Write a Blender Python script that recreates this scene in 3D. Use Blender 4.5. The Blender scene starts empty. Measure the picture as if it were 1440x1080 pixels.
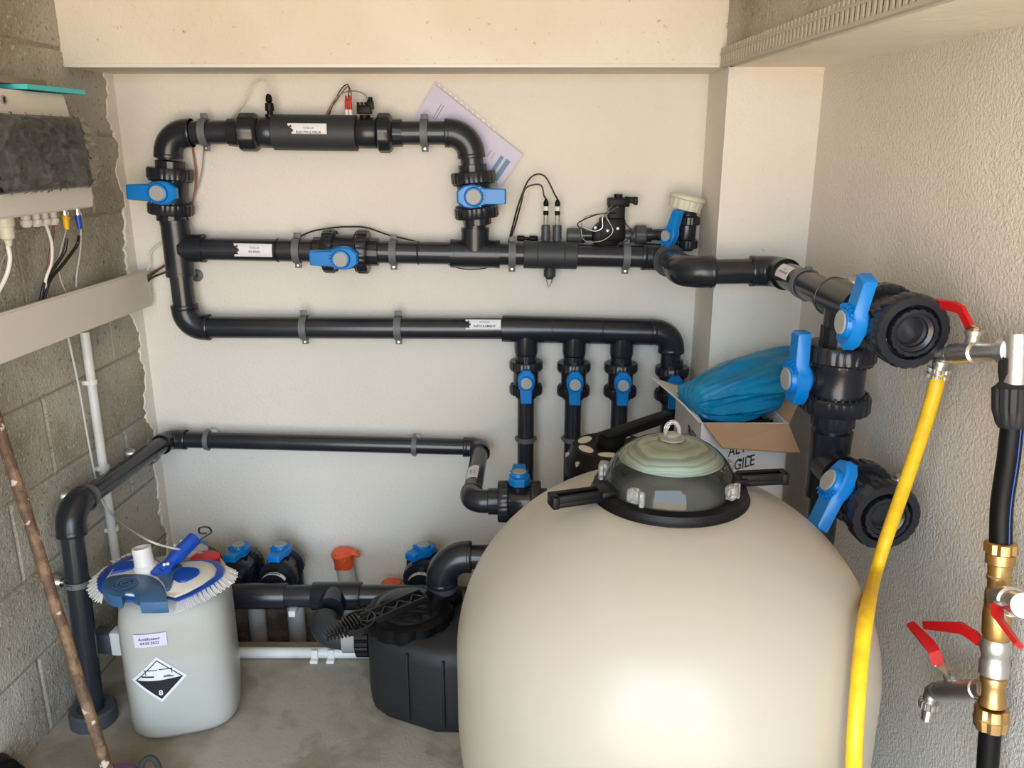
import bpy, bmesh, math, random
from math import radians, sin, cos, pi, tan, sqrt, atan2
from mathutils import Vector, Matrix, noise
random.seed(4)
SC = bpy.context.scene
COL = SC.collection
V = Vector

# ---------------------------------------------------------------- camera
FPX, TH, CH, CD = 1166.0, radians(16.25), 1.40, 2.41
cam = bpy.data.cameras.new('camera'); cam_o = bpy.data.objects.new('camera', cam); COL.objects.link(cam_o)
cam.sensor_fit = 'HORIZONTAL'; cam.sensor_width = 36.0; cam.lens = 36.0 * FPX / 1440.0
cam.clip_start = 0.02
cam_o.location = (0, -CD, CH); cam_o.rotation_euler = (pi / 2 - TH, 0, 0)
SC.camera = cam_o
# ---------------------------------------------------------------- light
SC.view_settings.view_transform = 'Standard'; SC.view_settings.look = 'None'
SC.view_settings.gamma = 1.0; SC.view_settings.use_curve_mapping = False
SC.view_settings.exposure = 0.0
SKY, GROUND = (0.66, 0.82, 1.0), (1.0, 0.82, 0.62)
SKY_S, GROUND_S = 9.0, 7.8
w = bpy.data.worlds.new('world'); SC.world = w; w.use_nodes = True
nt = w.node_tree; nt.nodes.clear()
wo = nt.nodes.new('ShaderNodeOutputWorld'); bg = nt.nodes.new('ShaderNodeBackground')
tc = nt.nodes.new('ShaderNodeTexCoord'); sx = nt.nodes.new('ShaderNodeSeparateXYZ')
rp = nt.nodes.new('ShaderNodeValToRGB'); mp = nt.nodes.new('ShaderNodeMapRange')
nt.links.new(tc.outputs['Generated'], sx.inputs[0]); nt.links.new(sx.outputs['Z'], mp.inputs['Value'])
mp.inputs['From Min'].default_value = -1; mp.inputs['From Max'].default_value = 1
nt.links.new(mp.outputs[0], rp.inputs[0]); nt.links.new(rp.outputs[0], bg.inputs[0]); nt.links.new(bg.outputs[0], wo.inputs[0])
el = rp.color_ramp.elements                                   # sunlit terrace below the horizon, open sky above it
el[0].position = 0.0; el[0].color = tuple(c * GROUND_S for c in GROUND) + (1,)
el[1].position = 1.0; el[1].color = tuple(c * SKY_S for c in SKY) + (1,)
for p, c, s in ((0.485, GROUND, GROUND_S), (0.515, SKY, SKY_S)):
    e = el.new(p); e.color = tuple(q * s for q in c) + (1,)
bg.inputs[1].default_value = 0.95
DOOR = (-1.12, 0.84, 0.0, 1.96)                                # doorway the daylight comes in by: x0, x1, z0, z1
YF = -2.95                                                    # inner face of the front wall
al = bpy.data.lights.new('doorway_portal', 'AREA'); al.shape = 'RECTANGLE'; al.size = DOOR[1] - DOOR[0]; al.size_y = DOOR[3] - DOOR[2]
al.cycles.is_portal = True
ao = bpy.data.objects.new('doorway_portal', al); COL.objects.link(ao)
ao.location = ((DOOR[0] + DOOR[1]) / 2, YF - 0.10, (DOOR[2] + DOOR[3]) / 2); ao.rotation_euler = (pi / 2, 0, 0)
SC.cycles.max_bounces = 8; SC.cycles.diffuse_bounces = 5; SC.cycles.transparent_max_bounces = 12
SC.cycles.caustics_reflective = False; SC.cycles.caustics_refractive = False

# ---------------------------------------------------------------- pixel -> point on a real plane of the room
CAM = V((0, -CD, CH))
def ray(px, py):
    u = (px - 720) / FPX; v = (540 - py) / FPX
    return V((u, cos(TH) + v * sin(TH), -sin(TH) + v * cos(TH)))
def B(px, py, y=-.06):                                        # plane parallel to the back wall
    r = ray(px, py); return CAM + r * ((y + CD) / r.y)
def FLR(px, py, z=0.0):                                       # horizontal plane
    r = ray(px, py); return CAM + r * ((z - CH) / r.z)
LA, LB = -1.093, .0659                                        # left wall  x = LA + LB*y
RA, RB = .766, -.037                                          # right wall x = RA + RB*y
def LW(px, py, off=.06):
    r = ray(px, py); a = LA + off
    return CAM + r * ((a - LB * CD) / (r.x - LB * r.y))
def RW(px, py, off=.12):
    r = ray(px, py); a = RA - off
    return CAM + r * ((a - RB * CD) / (r.x - RB * r.y))
WL = V((LB, 1, 0)).normalized(); NL = V((1, -LB, 0)).normalized()     # left wall: along (away), normal into the room
WR = V((RB, 1, 0)).normalized(); NR = V((-1, RB, 0)).normalized()
X, Y, Z = V((1, 0, 0)), V((0, 1, 0)), V((0, 0, 1))

# ---------------------------------------------------------------- mesh builder
class MB:
    def __init__(s): s.v = []; s.f = []
    def add(s, vs, fs):
        o = len(s.v); s.v += [V(p) for p in vs]; s.f += [tuple(i + o for i in f) for f in fs]; return s
    def lathe(s, O, d, prof, seg=28, ribs=0, depth=.06, caps=True):
        """prof: (dist along d, radius[, ribbed])"""
        d = d.normalized(); a = d.orthogonal().normalized(); b = d.cross(a)
        if ribs: seg = ribs * 4
        vs = []; fs = []
        for p in prof:
            rb = len(p) > 2 and p[2]
            for k in range(seg):
                r = p[1]
                if rb and k % 4 in (0,): r *= 1 - depth
                t = 2 * pi * k / seg
                vs.append(O + d * p[0] + (a * cos(t) + b * sin(t)) * r)
        n = len(prof)
        for i in range(n - 1):
            for k in range(seg):
                k2 = (k + 1) % seg
                fs.append((i * seg + k, i * seg + k2, (i + 1) * seg + k2, (i + 1) * seg + k))
        if caps:
            if prof[0][1] > 1e-5: fs.append(tuple(range(seg - 1, -1, -1)))
            if prof[-1][1] > 1e-5: fs.append(tuple((n - 1) * seg + k for k in range(seg)))
        return s.add(vs, fs)
    def cyl(s, A, Bp, r, seg=24, r2=None):
        d = Bp - A; return s.lathe(A, d, [(0, r), (d.length, r if r2 is None else r2)], seg)
    def tube(s, pts, r, seg=12, caps=True):
        pts = [V(p) for p in pts]; n = len(pts)
        rs = r if isinstance(r, (list, tuple)) else [r] * n
        vs = []; fs = []; a = None
        for i, p in enumerate(pts):
            t = (pts[min(i + 1, n - 1)] - pts[max(i - 1, 0)]).normalized()
            if a is None: a = t.orthogonal().normalized()
            else:
                a = (a - t * a.dot(t))
                a = a.normalized() if a.length > 1e-6 else t.orthogonal().normalized()
            b = t.cross(a)
            for k in range(seg):
                q = 2 * pi * k / seg; vs.append(p + (a * cos(q) + b * sin(q)) * rs[i])
        for i in range(n - 1):
            for k in range(seg):
                k2 = (k + 1) % seg; fs.append((i * seg + k, i * seg + k2, (i + 1) * seg + k2, (i + 1) * seg + k))
        if caps: fs.append(tuple(range(seg - 1, -1, -1))); fs.append(tuple((n - 1) * seg + k for k in range(seg)))
        return s.add(vs, fs)
    def box(s, c, size, R=None, bev=0.0):
        c = V(c); R = R or Matrix.Identity(3)
        h = [q / 2 for q in size]
        if bev <= 0:
            vs = [c + R @ V((x * h[0], y * h[1], z * h[2])) for z in (-1, 1) for y in (-1, 1) for x in (-1, 1)]
            return s.add(vs, [(0, 2, 3, 1), (4, 5, 7, 6), (0, 1, 5, 4), (2, 6, 7, 3), (0, 4, 6, 2), (1, 3, 7, 5)])
        bm = bmesh.new(); bmesh.ops.create_cube(bm, size=1)
        for q in bm.verts: q.co = V((q.co.x * size[0], q.co.y * size[1], q.co.z * size[2]))
        bmesh.ops.bevel(bm, geom=bm.edges[:], offset=bev, segments=2, affect='EDGES', profile=.5)
        bm.verts.index_update()
        s.add([c + R @ q.co for q in bm.verts], [[q.index for q in f.verts] for f in bm.faces]); bm.free(); return s
    def prism(s, pts, O, ax, ay, n, t0, t1, cham=0.0):
        """outline pts (2D) in frame ax, ay; extruded from t0 to t1 along n; cham shrinks the t1 face"""
        m = len(pts); cx = sum(p[0] for p in pts) / m; cy = sum(p[1] for p in pts) / m
        L = [[O + ax * p[0] + ay * p[1] + n * t0 for p in pts]]
        if cham > 0:
            L.append([O + ax * p[0] + ay * p[1] + n * (t1 - cham) for p in pts])
            q = []
            for p in pts:
                dx, dy = p[0] - cx, p[1] - cy; l = sqrt(dx * dx + dy * dy) or 1; k = max(0, l - cham) / l
                q.append(O + ax * (cx + dx * k) + ay * (cy + dy * k) + n * t1)
            L.append(q)
        else: L.append([O + ax * p[0] + ay * p[1] + n * t1 for p in pts])
        vs = [p for l in L for p in l]; fs = [tuple(range(m - 1, -1, -1)), tuple((len(L) - 1) * m + k for k in range(m))]
        for i in range(len(L) - 1):
            for k in range(m):
                k2 = (k + 1) % m; fs.append((i * m + k, i * m + k2, (i + 1) * m + k2, (i + 1) * m + k))
        return s.add(vs, fs)
    def loft(s, rings, caps=True):
        m = len(rings[0]); vs = [p for r in rings for p in r]; fs = []
        for i in range(len(rings) - 1):
            for k in range(m):
                k2 = (k + 1) % m; fs.append((i * m + k, i * m + k2, (i + 1) * m + k2, (i + 1) * m + k))
        if caps: fs.append(tuple(range(m - 1, -1, -1))); fs.append(tuple((len(rings) - 1) * m + k for k in range(m)))
        return s.add(vs, fs)
    def sphere(s, c, r, seg=16, rings=10, R=None, sc=(1, 1, 1)):
        R = R or Matrix.Identity(3); c = V(c); rr = []
        for i in range(1, rings):
            t = pi * i / rings
            rr.append([c + R @ V((r * sc[0] * sin(t) * cos(2 * pi * k / seg), r * sc[1] * sin(t) * sin(2 * pi * k / seg), -r * sc[2] * cos(t))) for k in range(seg)])
        return s.loft(rr)
    def elbow(s, C, d1, d2, r, d, reach=1.05, rad=.8, seg=26):
        """bend between outward directions d1 and d2 about corner C, socket rims at both ends"""
        d1 = d1.normalized(); d2 = d2.normalized(); R_ = rad * d
        ang = d1.angle(d2); tl = R_ / tan(ang / 2); tl = min(tl, reach * d * .9); R2 = tl * tan(ang / 2)
        P1 = C + d1 * tl
        bis = (d1 + d2).normalized(); cc = C + bis * (tl / cos(ang / 2))
        v1 = P1 - cc; v2 = (C + d2 * tl) - cc; om = v1.angle(v2)
        pts = [C + d1 * reach * d]
        for i in range(11):
            t = i / 10; pts.append(cc + (v1 * sin((1 - t) * om) + v2 * sin(t * om)) / sin(om))
        pts.append(C + d2 * reach * d)
        s.tube(pts, r, seg)
        for q in (d1, d2): s.lathe(C + q * (reach * d - .012), q, [(0, r), (.001, r + .0006), (.011, r + .0006), (.012, r)], seg)
        return s
    def build(s, name, mat, parent=None, kind=None, smooth=35, fix=True):
        me = bpy.data.meshes.new(name)
        off = ORG.get(parent.name, V((0, 0, 0))) if parent is not None else V((0, 0, 0))
        me.from_pydata([p - off for p in s.v], [], s.f)
        me.materials.append(mat)
        if fix:
            bm = bmesh.new(); bm.from_mesh(me); bmesh.ops.recalc_face_normals(bm, faces=bm.faces); bm.to_mesh(me); bm.free()
        if smooth:
            me.polygons.foreach_set('use_smooth', [True] * len(me.polygons)); me.set_sharp_from_angle(angle=radians(smooth))
        me.update()
        o = bpy.data.objects.new(name, me); COL.objects.link(o)
        ORG[o.name] = off
        if parent is not None: o.parent = parent
        if kind: o['kind'] = kind
        return o
ORG = {}
def thing(name, label, cat, loc, group=None):
    o = bpy.data.objects.new(name, None); COL.objects.link(o); o.empty_display_size = .05
    o.location = loc; ORG[o.name] = V(loc); o['label'] = label; o['category'] = cat
    if group: o['group'] = group
    return o
def tag(o, label, cat, group=None):
    o['label'] = label; o['category'] = cat
    if group: o['group'] = group
    return o
def struct(o, label=None):
    o['kind'] = 'structure'
    if label: o['label'] = label
    return o
def bez(pts, n=10):                                           # Catmull-Rom through points
    pts = [V(p) for p in pts]; P = [pts[0] * 2 - pts[1]] + pts + [pts[-1] * 2 - pts[-2]]; out = []
    for i in range(1, len(P) - 2):
        for k in range(n):
            t = k / n; a, b, c, d = P[i - 1:i + 3]
            out.append(.5 * ((2 * b) + (c - a) * t + (2 * a - 5 * b + 4 * c - d) * t * t + (3 * b - a - 3 * c + d) * t ** 3))
    return out + [pts[-1]]
def rot(a, axis='Z'): return Matrix.Rotation(radians(a), 3, axis)
def frame3(x, y, z): return Matrix((x, y, z)).transposed()

# ---------------------------------------------------------------- materials
def srgb(r, g, b):
    f = lambda c: c / 255 / 12.92 if c / 255 <= .04045 else ((c / 255 + .055) / 1.055) ** 2.4
    return (f(r), f(g), f(b), 1)
def mat(name, col, rough=.5, metal=0., spec=.5, bump=None, mottle=None, coat=0.):
    """bump: list of (noise scale, distance, detail); mottle: (scale, second colour, lo, hi)"""
    m = bpy.data.materials.new(name); m.use_nodes = True; t = m.node_tree; p = t.nodes['Principled BSDF']
    p.inputs['Base Color'].default_value = col; p.inputs['Roughness'].default_value = rough
    p.inputs['Metallic'].default_value = metal; p.inputs['Specular IOR Level'].default_value = spec
    p.inputs['Coat Weight'].default_value = coat
    tcn = t.nodes.new('ShaderNodeTexCoord'); geo = t.nodes.new('ShaderNodeNewGeometry')
    last = None
    for (sc, dist, det) in (bump or []):
        n = t.nodes.new('ShaderNodeTexNoise'); n.inputs['Scale'].default_value = sc; n.inputs['Detail'].default_value = det
        t.links.new(geo.outputs['Position'], n.inputs['Vector'])
        b = t.nodes.new('ShaderNodeBump'); b.inputs['Distance'].default_value = dist; b.inputs['Strength'].default_value = 1.0
        t.links.new(n.outputs[0], b.inputs['Height'])
        if last: t.links.new(last.outputs[0], b.inputs['Normal'])
        last = b
    if last: t.links.new(last.outputs[0], p.inputs['Normal'])
    cur = None
    for (sc, c2, lo, hi) in (mottle or []):
        n = t.nodes.new('ShaderNodeTexNoise'); n.inputs['Scale'].default_value = sc; n.inputs['Detail'].default_value = 6
        t.links.new(geo.outputs['Position'], n.inputs['Vector'])
        mr = t.nodes.new('ShaderNodeMapRange'); mr.inputs['From Min'].default_value = lo; mr.inputs['From Max'].default_value = hi
        t.links.new(n.outputs[0], mr.inputs['Value'])
        mx = t.nodes.new('ShaderNodeMix'); mx.data_type = 'RGBA'
        t.links.new(mr.outputs[0], mx.inputs[0]); mx.inputs[7].default_value = c2
        if cur: t.links.new(cur.outputs[2], mx.inputs[6])
        else: mx.inputs[6].default_value = col
        cur = mx
    if cur: t.links.new(cur.outputs[2], p.inputs['Base Color'])
    return m
M_plaster = mat('cream_plaster', srgb(228, 223, 213), .9, bump=[(90, .0026, 3), (260, .0012, 2)], mottle=[(1.8, srgb(220, 214, 203), .35, .75), (60, srgb(200, 192, 178), .68, .8)])
M_beam = mat('pitted_plaster', srgb(224, 219, 208), .9, bump=[(70, .003, 3)], mottle=[(2, srgb(212, 203, 188), .4, .7), (75, srgb(170, 158, 138), .68, .76)])
M_rough = mat('coarse_plaster', srgb(226, 220, 210), .8, bump=[(140, .0032, 2), (300, .0014, 2)], mottle=[(2, srgb(208, 200, 188), .35, .75)])
M_soff = mat('smooth_plaster', srgb(240, 232, 216), .9, bump=[(40, .002, 2)], mottle=[(5, srgb(232, 223, 206), .4, .7)])
M_block = mat('concrete_block', srgb(176, 171, 158), .95, bump=[(160, .004, 4), (18, .005, 3)], mottle=[(3.5, srgb(136, 129, 113), .4, .65), (120, srgb(188, 183, 170), .56, .72), (90, srgb(112, 105, 92), .6, .72)])
M_mortar = mat('mortar', srgb(142, 136, 122), .95, bump=[(90, .006, 4)], mottle=[(6, srgb(150, 142, 126), .4, .7)])
M_dirt = mat('brown_concrete', srgb(118, 102, 86), .95, bump=[(60, .01, 4)], mottle=[(14, srgb(158, 142, 122), .42, .6), (5, srgb(90, 74, 60), .5, .7)])
M_floor = mat('concrete_floor', srgb(160, 153, 140), .8, bump=[(25, .0015, 4), (150, .001, 3)], mottle=[(3.2, srgb(126, 117, 102), .48, .60), (1.7, srgb(176, 168, 152), .48, .62), (7, srgb(138, 129, 114), .52, .6), (180, srgb(100, 90, 76), .68, .76)])
M_pvc = mat('dark_pvc', srgb(36, 39, 46), .2, spec=.5, mottle=[(9, srgb(44, 46, 52), .4, .7)])
M_pvc2 = mat('pvc_fitting', srgb(33, 36, 43), .22, bump=[(500, .0002, 1)])
M_pvcg = mat('grey_pvc', srgb(66, 69, 76), .4)
M_pvcm = mat('mid_grey_pvc', srgb(46, 49, 54), .5)
M_bead = mat('bead_metal', srgb(172, 166, 152), .6)
M_strap = mat('grey_clip_plastic', srgb(98, 101, 104), .5)
M_blk = mat('black_plastic', srgb(10, 10, 12), .45, spec=.22)
M_blk2 = mat('glossy_black_plastic', srgb(20, 20, 22), .3, spec=.6)
M_blkm = mat('matt_black_plastic', srgb(28, 29, 32), .55, bump=[(300, .0006, 2)])
M_blue = mat('blue_plastic', srgb(0, 122, 202), .32)
M_capg = mat('handle_disc_grey', srgb(160, 160, 158), .5)
M_white = mat('white_plastic', srgb(222, 220, 214), .45)
M_wpvc = mat('white_pvc_pipe', srgb(214, 214, 210), .4, mottle=[(7, srgb(188, 186, 178), .45, .7)])
M_paper = mat('white_sticker', srgb(226, 226, 232), .5)
M_ink = mat('black_ink', srgb(26, 26, 30), .6)
M_inkg = mat('grey_ink', srgb(105, 105, 112), .6)
M_chrome = mat('chrome', (.85, .84, .82, 1), .25, 1.0, bump=[(200, .0003, 2)])
M_nickel = mat('nickel', (.68, .67, .65, 1), .36, 1.0, bump=[(150, .0004, 2)])
M_brass = mat('brass', srgb(214, 178, 124), .34, 1.0, mottle=[(30, srgb(200, 156, 96), .4, .7)])
M_zinc = mat('zinc_steel', (.6, .61, .62, 1), .3, 1.0)
M_red = mat('red_plastic', srgb(200, 22, 26), .4)
M_yellow = mat('yellow_hose', srgb(232, 188, 24), .45, mottle=[(60, srgb(216, 170, 24), .45, .7)], bump=[(400, .0004, 1)])
M_tank = mat('beige_tank', srgb(168, 162, 148), .33, mottle=[(2.2, srgb(163, 156, 142), .4, .7)])
M_card = mat('brown_cardboard', srgb(178, 146, 116), .85, bump=[(60, .0006, 2)])
M_cardw = mat('white_cardboard', srgb(216, 214, 216), .7)
M_cabl = mat('black_cable', srgb(20, 20, 20), .45)
M_cabw = mat('white_cable', srgb(225, 222, 214), .45)
M_cabg = mat('grey_cable', srgb(140, 138, 134), .5)
M_cabb = mat('brown_cable', srgb(108, 62, 40), .5)
M_orange = mat('orange_tape', srgb(240, 96, 46), .45, bump=[(120, .004, 3)])
M_cream = mat('cream_plastic', srgb(205, 202, 182), .5)
M_trunk = mat('trunking_plastic', srgb(214, 208, 196), .5)
M_case = mat('enclosure_plastic', srgb(206, 202, 192), .5)
M_navy = mat('slate_blue_plastic', srgb(58, 100, 140), .4, mottle=[(12, srgb(44, 84, 124), .4, .7)])
M_royal = mat('royal_blue_plastic', srgb(12, 70, 170), .35)
M_lilac = mat('lilac_paper', srgb(214, 206, 232), .6)
M_teal = mat('teal_print', srgb(60, 128, 160), .6)
M_rust = mat('rusty_steel', srgb(98, 74, 54), .6, .0, bump=[(70, .006, 4)], mottle=[(22, srgb(134, 104, 76), .48, .6), (38, srgb(200, 184, 166), .63, .66)])
def glassy(name, col, alpha, rough=.05, bump=None, tint=(1, 1, 1, 1), ior=1.45):
    """clear sheet: mostly see-through with a fresnel gloss"""
    m = bpy.data.materials.new(name); m.use_nodes = True; t = m.node_tree; t.nodes.clear()
    out = t.nodes.new('ShaderNodeOutputMaterial'); tr = t.nodes.new('ShaderNodeBsdfTransparent'); tr.inputs[0].default_value = tint
    df = t.nodes.new('ShaderNodeBsdfDiffuse'); df.inputs[0].default_value = col
    gl = t.nodes.new('ShaderNodeBsdfGlossy'); gl.inputs['Roughness'].default_value = rough
    fr = t.nodes.new('ShaderNodeFresnel'); fr.inputs[0].default_value = ior
    m1 = t.nodes.new('ShaderNodeMixShader'); m1.inputs[0].default_value = alpha
    m2 = t.nodes.new('ShaderNodeMixShader')
    t.links.new(tr.outputs[0], m1.inputs[1]); t.links.new(df.outputs[0], m1.inputs[2])
    t.links.new(fr.outputs[0], m2.inputs[0]); t.links.new(m1.outputs[0], m2.inputs[1]); t.links.new(gl.outputs[0], m2.inputs[2])
    t.links.new(m2.outputs[0], out.inputs[0])
    if bump:
        g = t.nodes.new('ShaderNodeNewGeometry'); n = t.nodes.new('ShaderNodeTexNoise'); n.inputs['Scale'].default_value = bump[0]
        b = t.nodes.new('ShaderNodeBump'); b.inputs['Distance'].default_value = bump[1]
        t.links.new(g.outputs['Position'], n.inputs['Vector']); t.links.new(n.outputs[0], b.inputs['Height'])
        for q in (gl, fr, df): t.links.new(b.outputs[0], q.inputs['Normal'])
    return m
M_wrap = glassy('clear_wrap', (.60, .60, .58, 1), .11, .25, ior=1.22)
M_dome = glassy('clear_dome', (.3, .33, .32, 1), .04, .03, tint=(.88, .93, .90, 1))
M_clear = glassy('clear_plastic', (.75, .76, .72, 1), .18, .08)
M_tube = glassy('clear_tube', (.82, .82, .78, 1), .55, .2, ior=1.2)
M_smoke = glassy('smoked_window', (.02, .02, .02, 1), .6, .06, tint=(.4, .4, .4, 1), ior=1.3)
M_jug = glassy('milky_plastic', srgb(250, 246, 234), .46, .35, tint=(.97, .98, .97, 1), ior=1.3)
M_liquid = mat('clear_liquid_in_can', srgb(84, 112, 124), .3)
M_bag = mat('blue_bag_film', srgb(4, 138, 184), .32, bump=[(60, .002, 2)], mottle=[(8, srgb(6, 120, 170), .4, .65)])
def deposit():
    m = mat('lime_deposit', srgb(176, 202, 186), .5); t = m.node_tree; p = t.nodes['Principled BSDF']
    g = t.nodes.new('ShaderNodeNewGeometry'); s = t.nodes.new('ShaderNodeSeparateXYZ'); t.links.new(g.outputs['Position'], s.inputs[0])
    mu = t.nodes.new('ShaderNodeMath'); mu.operation = 'MULTIPLY'; mu.inputs[1].default_value = 190; t.links.new(s.outputs['Z'], mu.inputs[0])
    n1 = t.nodes.new('ShaderNodeTexNoise'); n1.inputs['Scale'].default_value = 14; t.links.new(g.outputs['Position'], n1.inputs['Vector'])
    ad = t.nodes.new('ShaderNodeMath'); ad.operation = 'MULTIPLY_ADD'; ad.inputs[1].default_value = 3.0; t.links.new(n1.outputs[0], ad.inputs[0]); t.links.new(mu.outputs[0], ad.inputs[2])
    n = t.nodes.new('ShaderNodeTexNoise'); n.noise_dimensions = '1D'; n.inputs['Scale'].default_value = 1.0; n.inputs['Detail'].default_value = 3
    t.links.new(ad.outputs[0], n.inputs['W'])
    r = t.nodes.new('ShaderNodeValToRGB'); t.links.new(n.outputs[0], r.inputs[0])
    r.color_ramp.elements[0].position = .38; r.color_ramp.elements[0].color = srgb(180, 196, 184)
    r.color_ramp.elements[1].position = .6; r.color_ramp.elements[1].color = srgb(232, 244, 232)
    t.links.new(r.outputs[0], p.inputs['Base Color'])
    tr = t.nodes.new('ShaderNodeBsdfTransparent'); mx = t.nodes.new('ShaderNodeMixShader'); mx.inputs[0].default_value = .88
    t.links.new(tr.outputs[0], mx.inputs[1]); t.links.new(p.outputs[0], mx.inputs[2]); t.links.new(mx.outputs[0], t.nodes['Material Output'].inputs[0])
    return m
M_dep = deposit()

# ---------------------------------------------------------------- text as flat print
def text_geo(body, size, bold=.0, sx=1.0):
    c = bpy.data.curves.new('lettering', 'FONT'); c.body = body; c.size = size; c.align_x = 'CENTER'; c.align_y = 'CENTER'
    c.offset = bold * size; c.resolution_u = 2
    o = bpy.data.objects.new('lettering', c); COL.objects.link(o); bpy.context.view_layer.update()
    me = o.evaluated_get(bpy.context.evaluated_depsgraph_get()).to_mesh()
    vs = [(q.co.x * sx, q.co.y) for q in me.vertices]; fs = [tuple(p.vertices) for p in me.polygons]
    bpy.data.objects.remove(o); bpy.data.curves.remove(c)
    return vs, fs
def put(mb, geo, f, dx=0, dy=0):
    vs, fs = geo; mb.add([f(x + dx, y + dy) for x, y in vs], fs)
def cyl_map(O, d, n, r):
    d = d.normalized(); n = n.normalized(); t = n.cross(d)
    return lambda u, v: O + d * u + (n * cos(v / r) + t * sin(v / r)) * r
def sticker(parent, O, d, n, r, w, h, lines, zig=True, size=None, title=True):
    size = size or .0088
    f = cyl_map(O, d, n, r + .0006); g = cyl_map(O, d, n, r + .0009)
    m = MB(); N = 8; vs = []; 
    for i in range(N + 1):
        v = -h / 2 + h * i / N
        xl = -w / 2 + (0.012 if zig and i in (3, 4, 5) else .006 if zig and i in (2, 6) else 0)
        vs += [f(xl, v), f(w / 2, v)]
    m.add(vs, [(2 * i, 2 * i + 1, 2 * i + 3, 2 * i + 2) for i in range(N)])
    st = m.build('sticker', M_paper, parent, fix=False); st['label'] = 'white printed sticker reading ' + lines[-1].lower()
    m = MB()
    s0 = size or h * .3
    if len(lines) == 2:
        put(m, text_geo(lines[0], s0 * .8), g, .004, s0 * .75); put(m, text_geo(lines[1], s0, .02), g, .004, -s0 * .5)
    else: put(m, text_geo(lines[0], s0, .02), g, .004, 0)
    if zig:
        for k in (-1, 0, 1):
            m.add([g(-w / 2 + .003 + .005 * (k == 0), k * h * .28), g(-w / 2 + .010 + .004 * (k == 0), k * h * .28 + .004), g(-w / 2 + .012 + .004 * (k == 0), k * h * .28 - .003)], [(0, 1, 2)])
    m.build('printing', M_ink, st, smooth=0, fix=False)
    return st

# ================================================================ SETTING
ZT = -.24                                                     # bottom of the pipe trench
YT = -.33                                                     # front edge of the trench
ZC = 2.25
ZB, YB, XP = 1.579, -.22, .538                                # beam underside, beam front, pillar side
# back wall
m = MB(); m.box((-.1, .06, (ZC + .0) / 2 + .01), (2.4, .12, ZC)); struct(m.build('wall_back', M_plaster), 'cream plastered back wall carrying the pipework')
m = MB(); m.box((-.1, .065, ZT / 2 - .02), (2.4, .11, -ZT + .06)); struct(m.build('wall_back_footing', M_dirt), 'brown bare concrete of the trench behind the floor edge')
# floor with the trench along the back wall
m = MB(); m.box((-.15, (YT + YF - .4) / 2, -.16), (2.6, (YT - YF + .4), .32)); fl = struct(m.build('floor', M_floor), 'dusty bare concrete floor')
m = MB(); m.box((-.1, YT / 2, ZT - .05), (2.4, -YT + .02, .1)); m.build('trench_bottom', M_dirt, fl)
m = MB(); m.box((-.2, YT - .012, .004), (1.8, .05, .022), bev=.004); m.build('trench_edge', M_mortar, fl)
# left wall: mortar body, blocks as pieces
m = MB(); c0 = LA + LB * .05; c1 = LA + LB * (YF - .2)
m.prism([(c0 - .16, .05), (c1 - .16, YF - .2), (c1 - .0045, YF - .2), (c0 - .0045, .05)], V((0, 0, 0)), X, Y, Z, ZT - .05, ZC)
wl = struct(m.build('wall_left', M_mortar), 'unplastered concrete block wall')
def wlp(y, off, z): return V((LA + LB * y + off, y, z))
zc = [0.004, .208, .412, .612, .812, 1.014, 1.216, 1.418, 1.62, 1.822, 2.024, 2.226]
for ci in range(len(zc)):
    z0 = zc[ci]; z1 = zc[ci + 1] if ci + 1 < len(zc) else ZC
    st = -.51 if ci % 2 else -.683
    if ci in (0, 2): st = -.683
    ys = [0.0] + [q for q in (st + .502, st, st - .502, st - 1.004, st - 1.506, st - 2.008) if -.004 > q > YF] + [YF]
    for a, b in zip(ys[:-1], ys[1:]):
        if a - b < .03: continue
        t = random.uniform(-.0025, .002); g = .0022 + random.uniform(0, .0015)
        ring = []
        for off, ins in ((-.03, 0), (.0 + t - .004, 0), (.0 + t, .005)):
            N = 5; r_ = []
            for (ya, za, yb_, zb) in ((a - g - ins, z0 + g + ins, b + g + ins, z0 + g + ins), (b + g + ins, z0 + g + ins, b + g + ins, z1 - g - ins), (b + g + ins, z1 - g - ins, a - g - ins, z1 - g - ins), (a - g - ins, z1 - g - ins, a - g - ins, z0 + g + ins)):
                for k in range(N):
                    y = ya + (yb_ - ya) * k / N; z = za + (zb - za) * k / N
                    j = .0022 * noise.noise(V((y * 22, z * 22, ci + off)))
                    r_.append(wlp(y + j, off, z + j))
            ring.append(r_)
        MB().loft(ring).build('block', M_block, wl)
# ragged plaster return on the block wall at the corner
def ragged(z0, z1, base, amp, seed, n=70):
    outer = []
    for i in range(n + 1):
        z = z0 + (z1 - z0) * i / n
        wd = base + amp * noise.noise(V((seed, z * 9, 0))) + .25 * amp * noise.noise(V((seed, z * 55, 3)))
        outer.append((wd, z))
    return outer
m = MB(); o_ = ragged(ZT, ZC, .042, .05, 2.3, 260); vs = []; fs = []
for wd, z in o_:
    wd += .06 * max(0, (z - 1.3)) + .012 * noise.noise(V((z * 60, 4, 1))) + .006 * noise.noise(V((z * 160, 8, 1)))
    wd = max(.012, wd)
    vs += [wlp(.0, .0035, z), wlp(-wd + .004, .003, z), wlp(-wd, -.003, z)]
for i in range(len(o_) - 1):
    for k in (0, 1): fs.append((3 * i + k, 3 * i + k + 1, 3 * i + k + 4, 3 * i + k + 3))
m.add(vs, fs); m.build('plaster_return', M_plaster, wl, fix=False)
# right wall, coarse plaster
m = MB(); d0 = RA + RB * .05; d1 = RA + RB * (YF - .2)
m.prism([(d0, .05), (d0 + .12, .05), (d1 + .12, YF - .2), (d1, YF - .2)], V((0, 0, 0)), X, Y, Z, ZT - .05, ZC)
struct(m.build('wall_right', M_rough), 'coarse cream plastered right wall')
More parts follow.
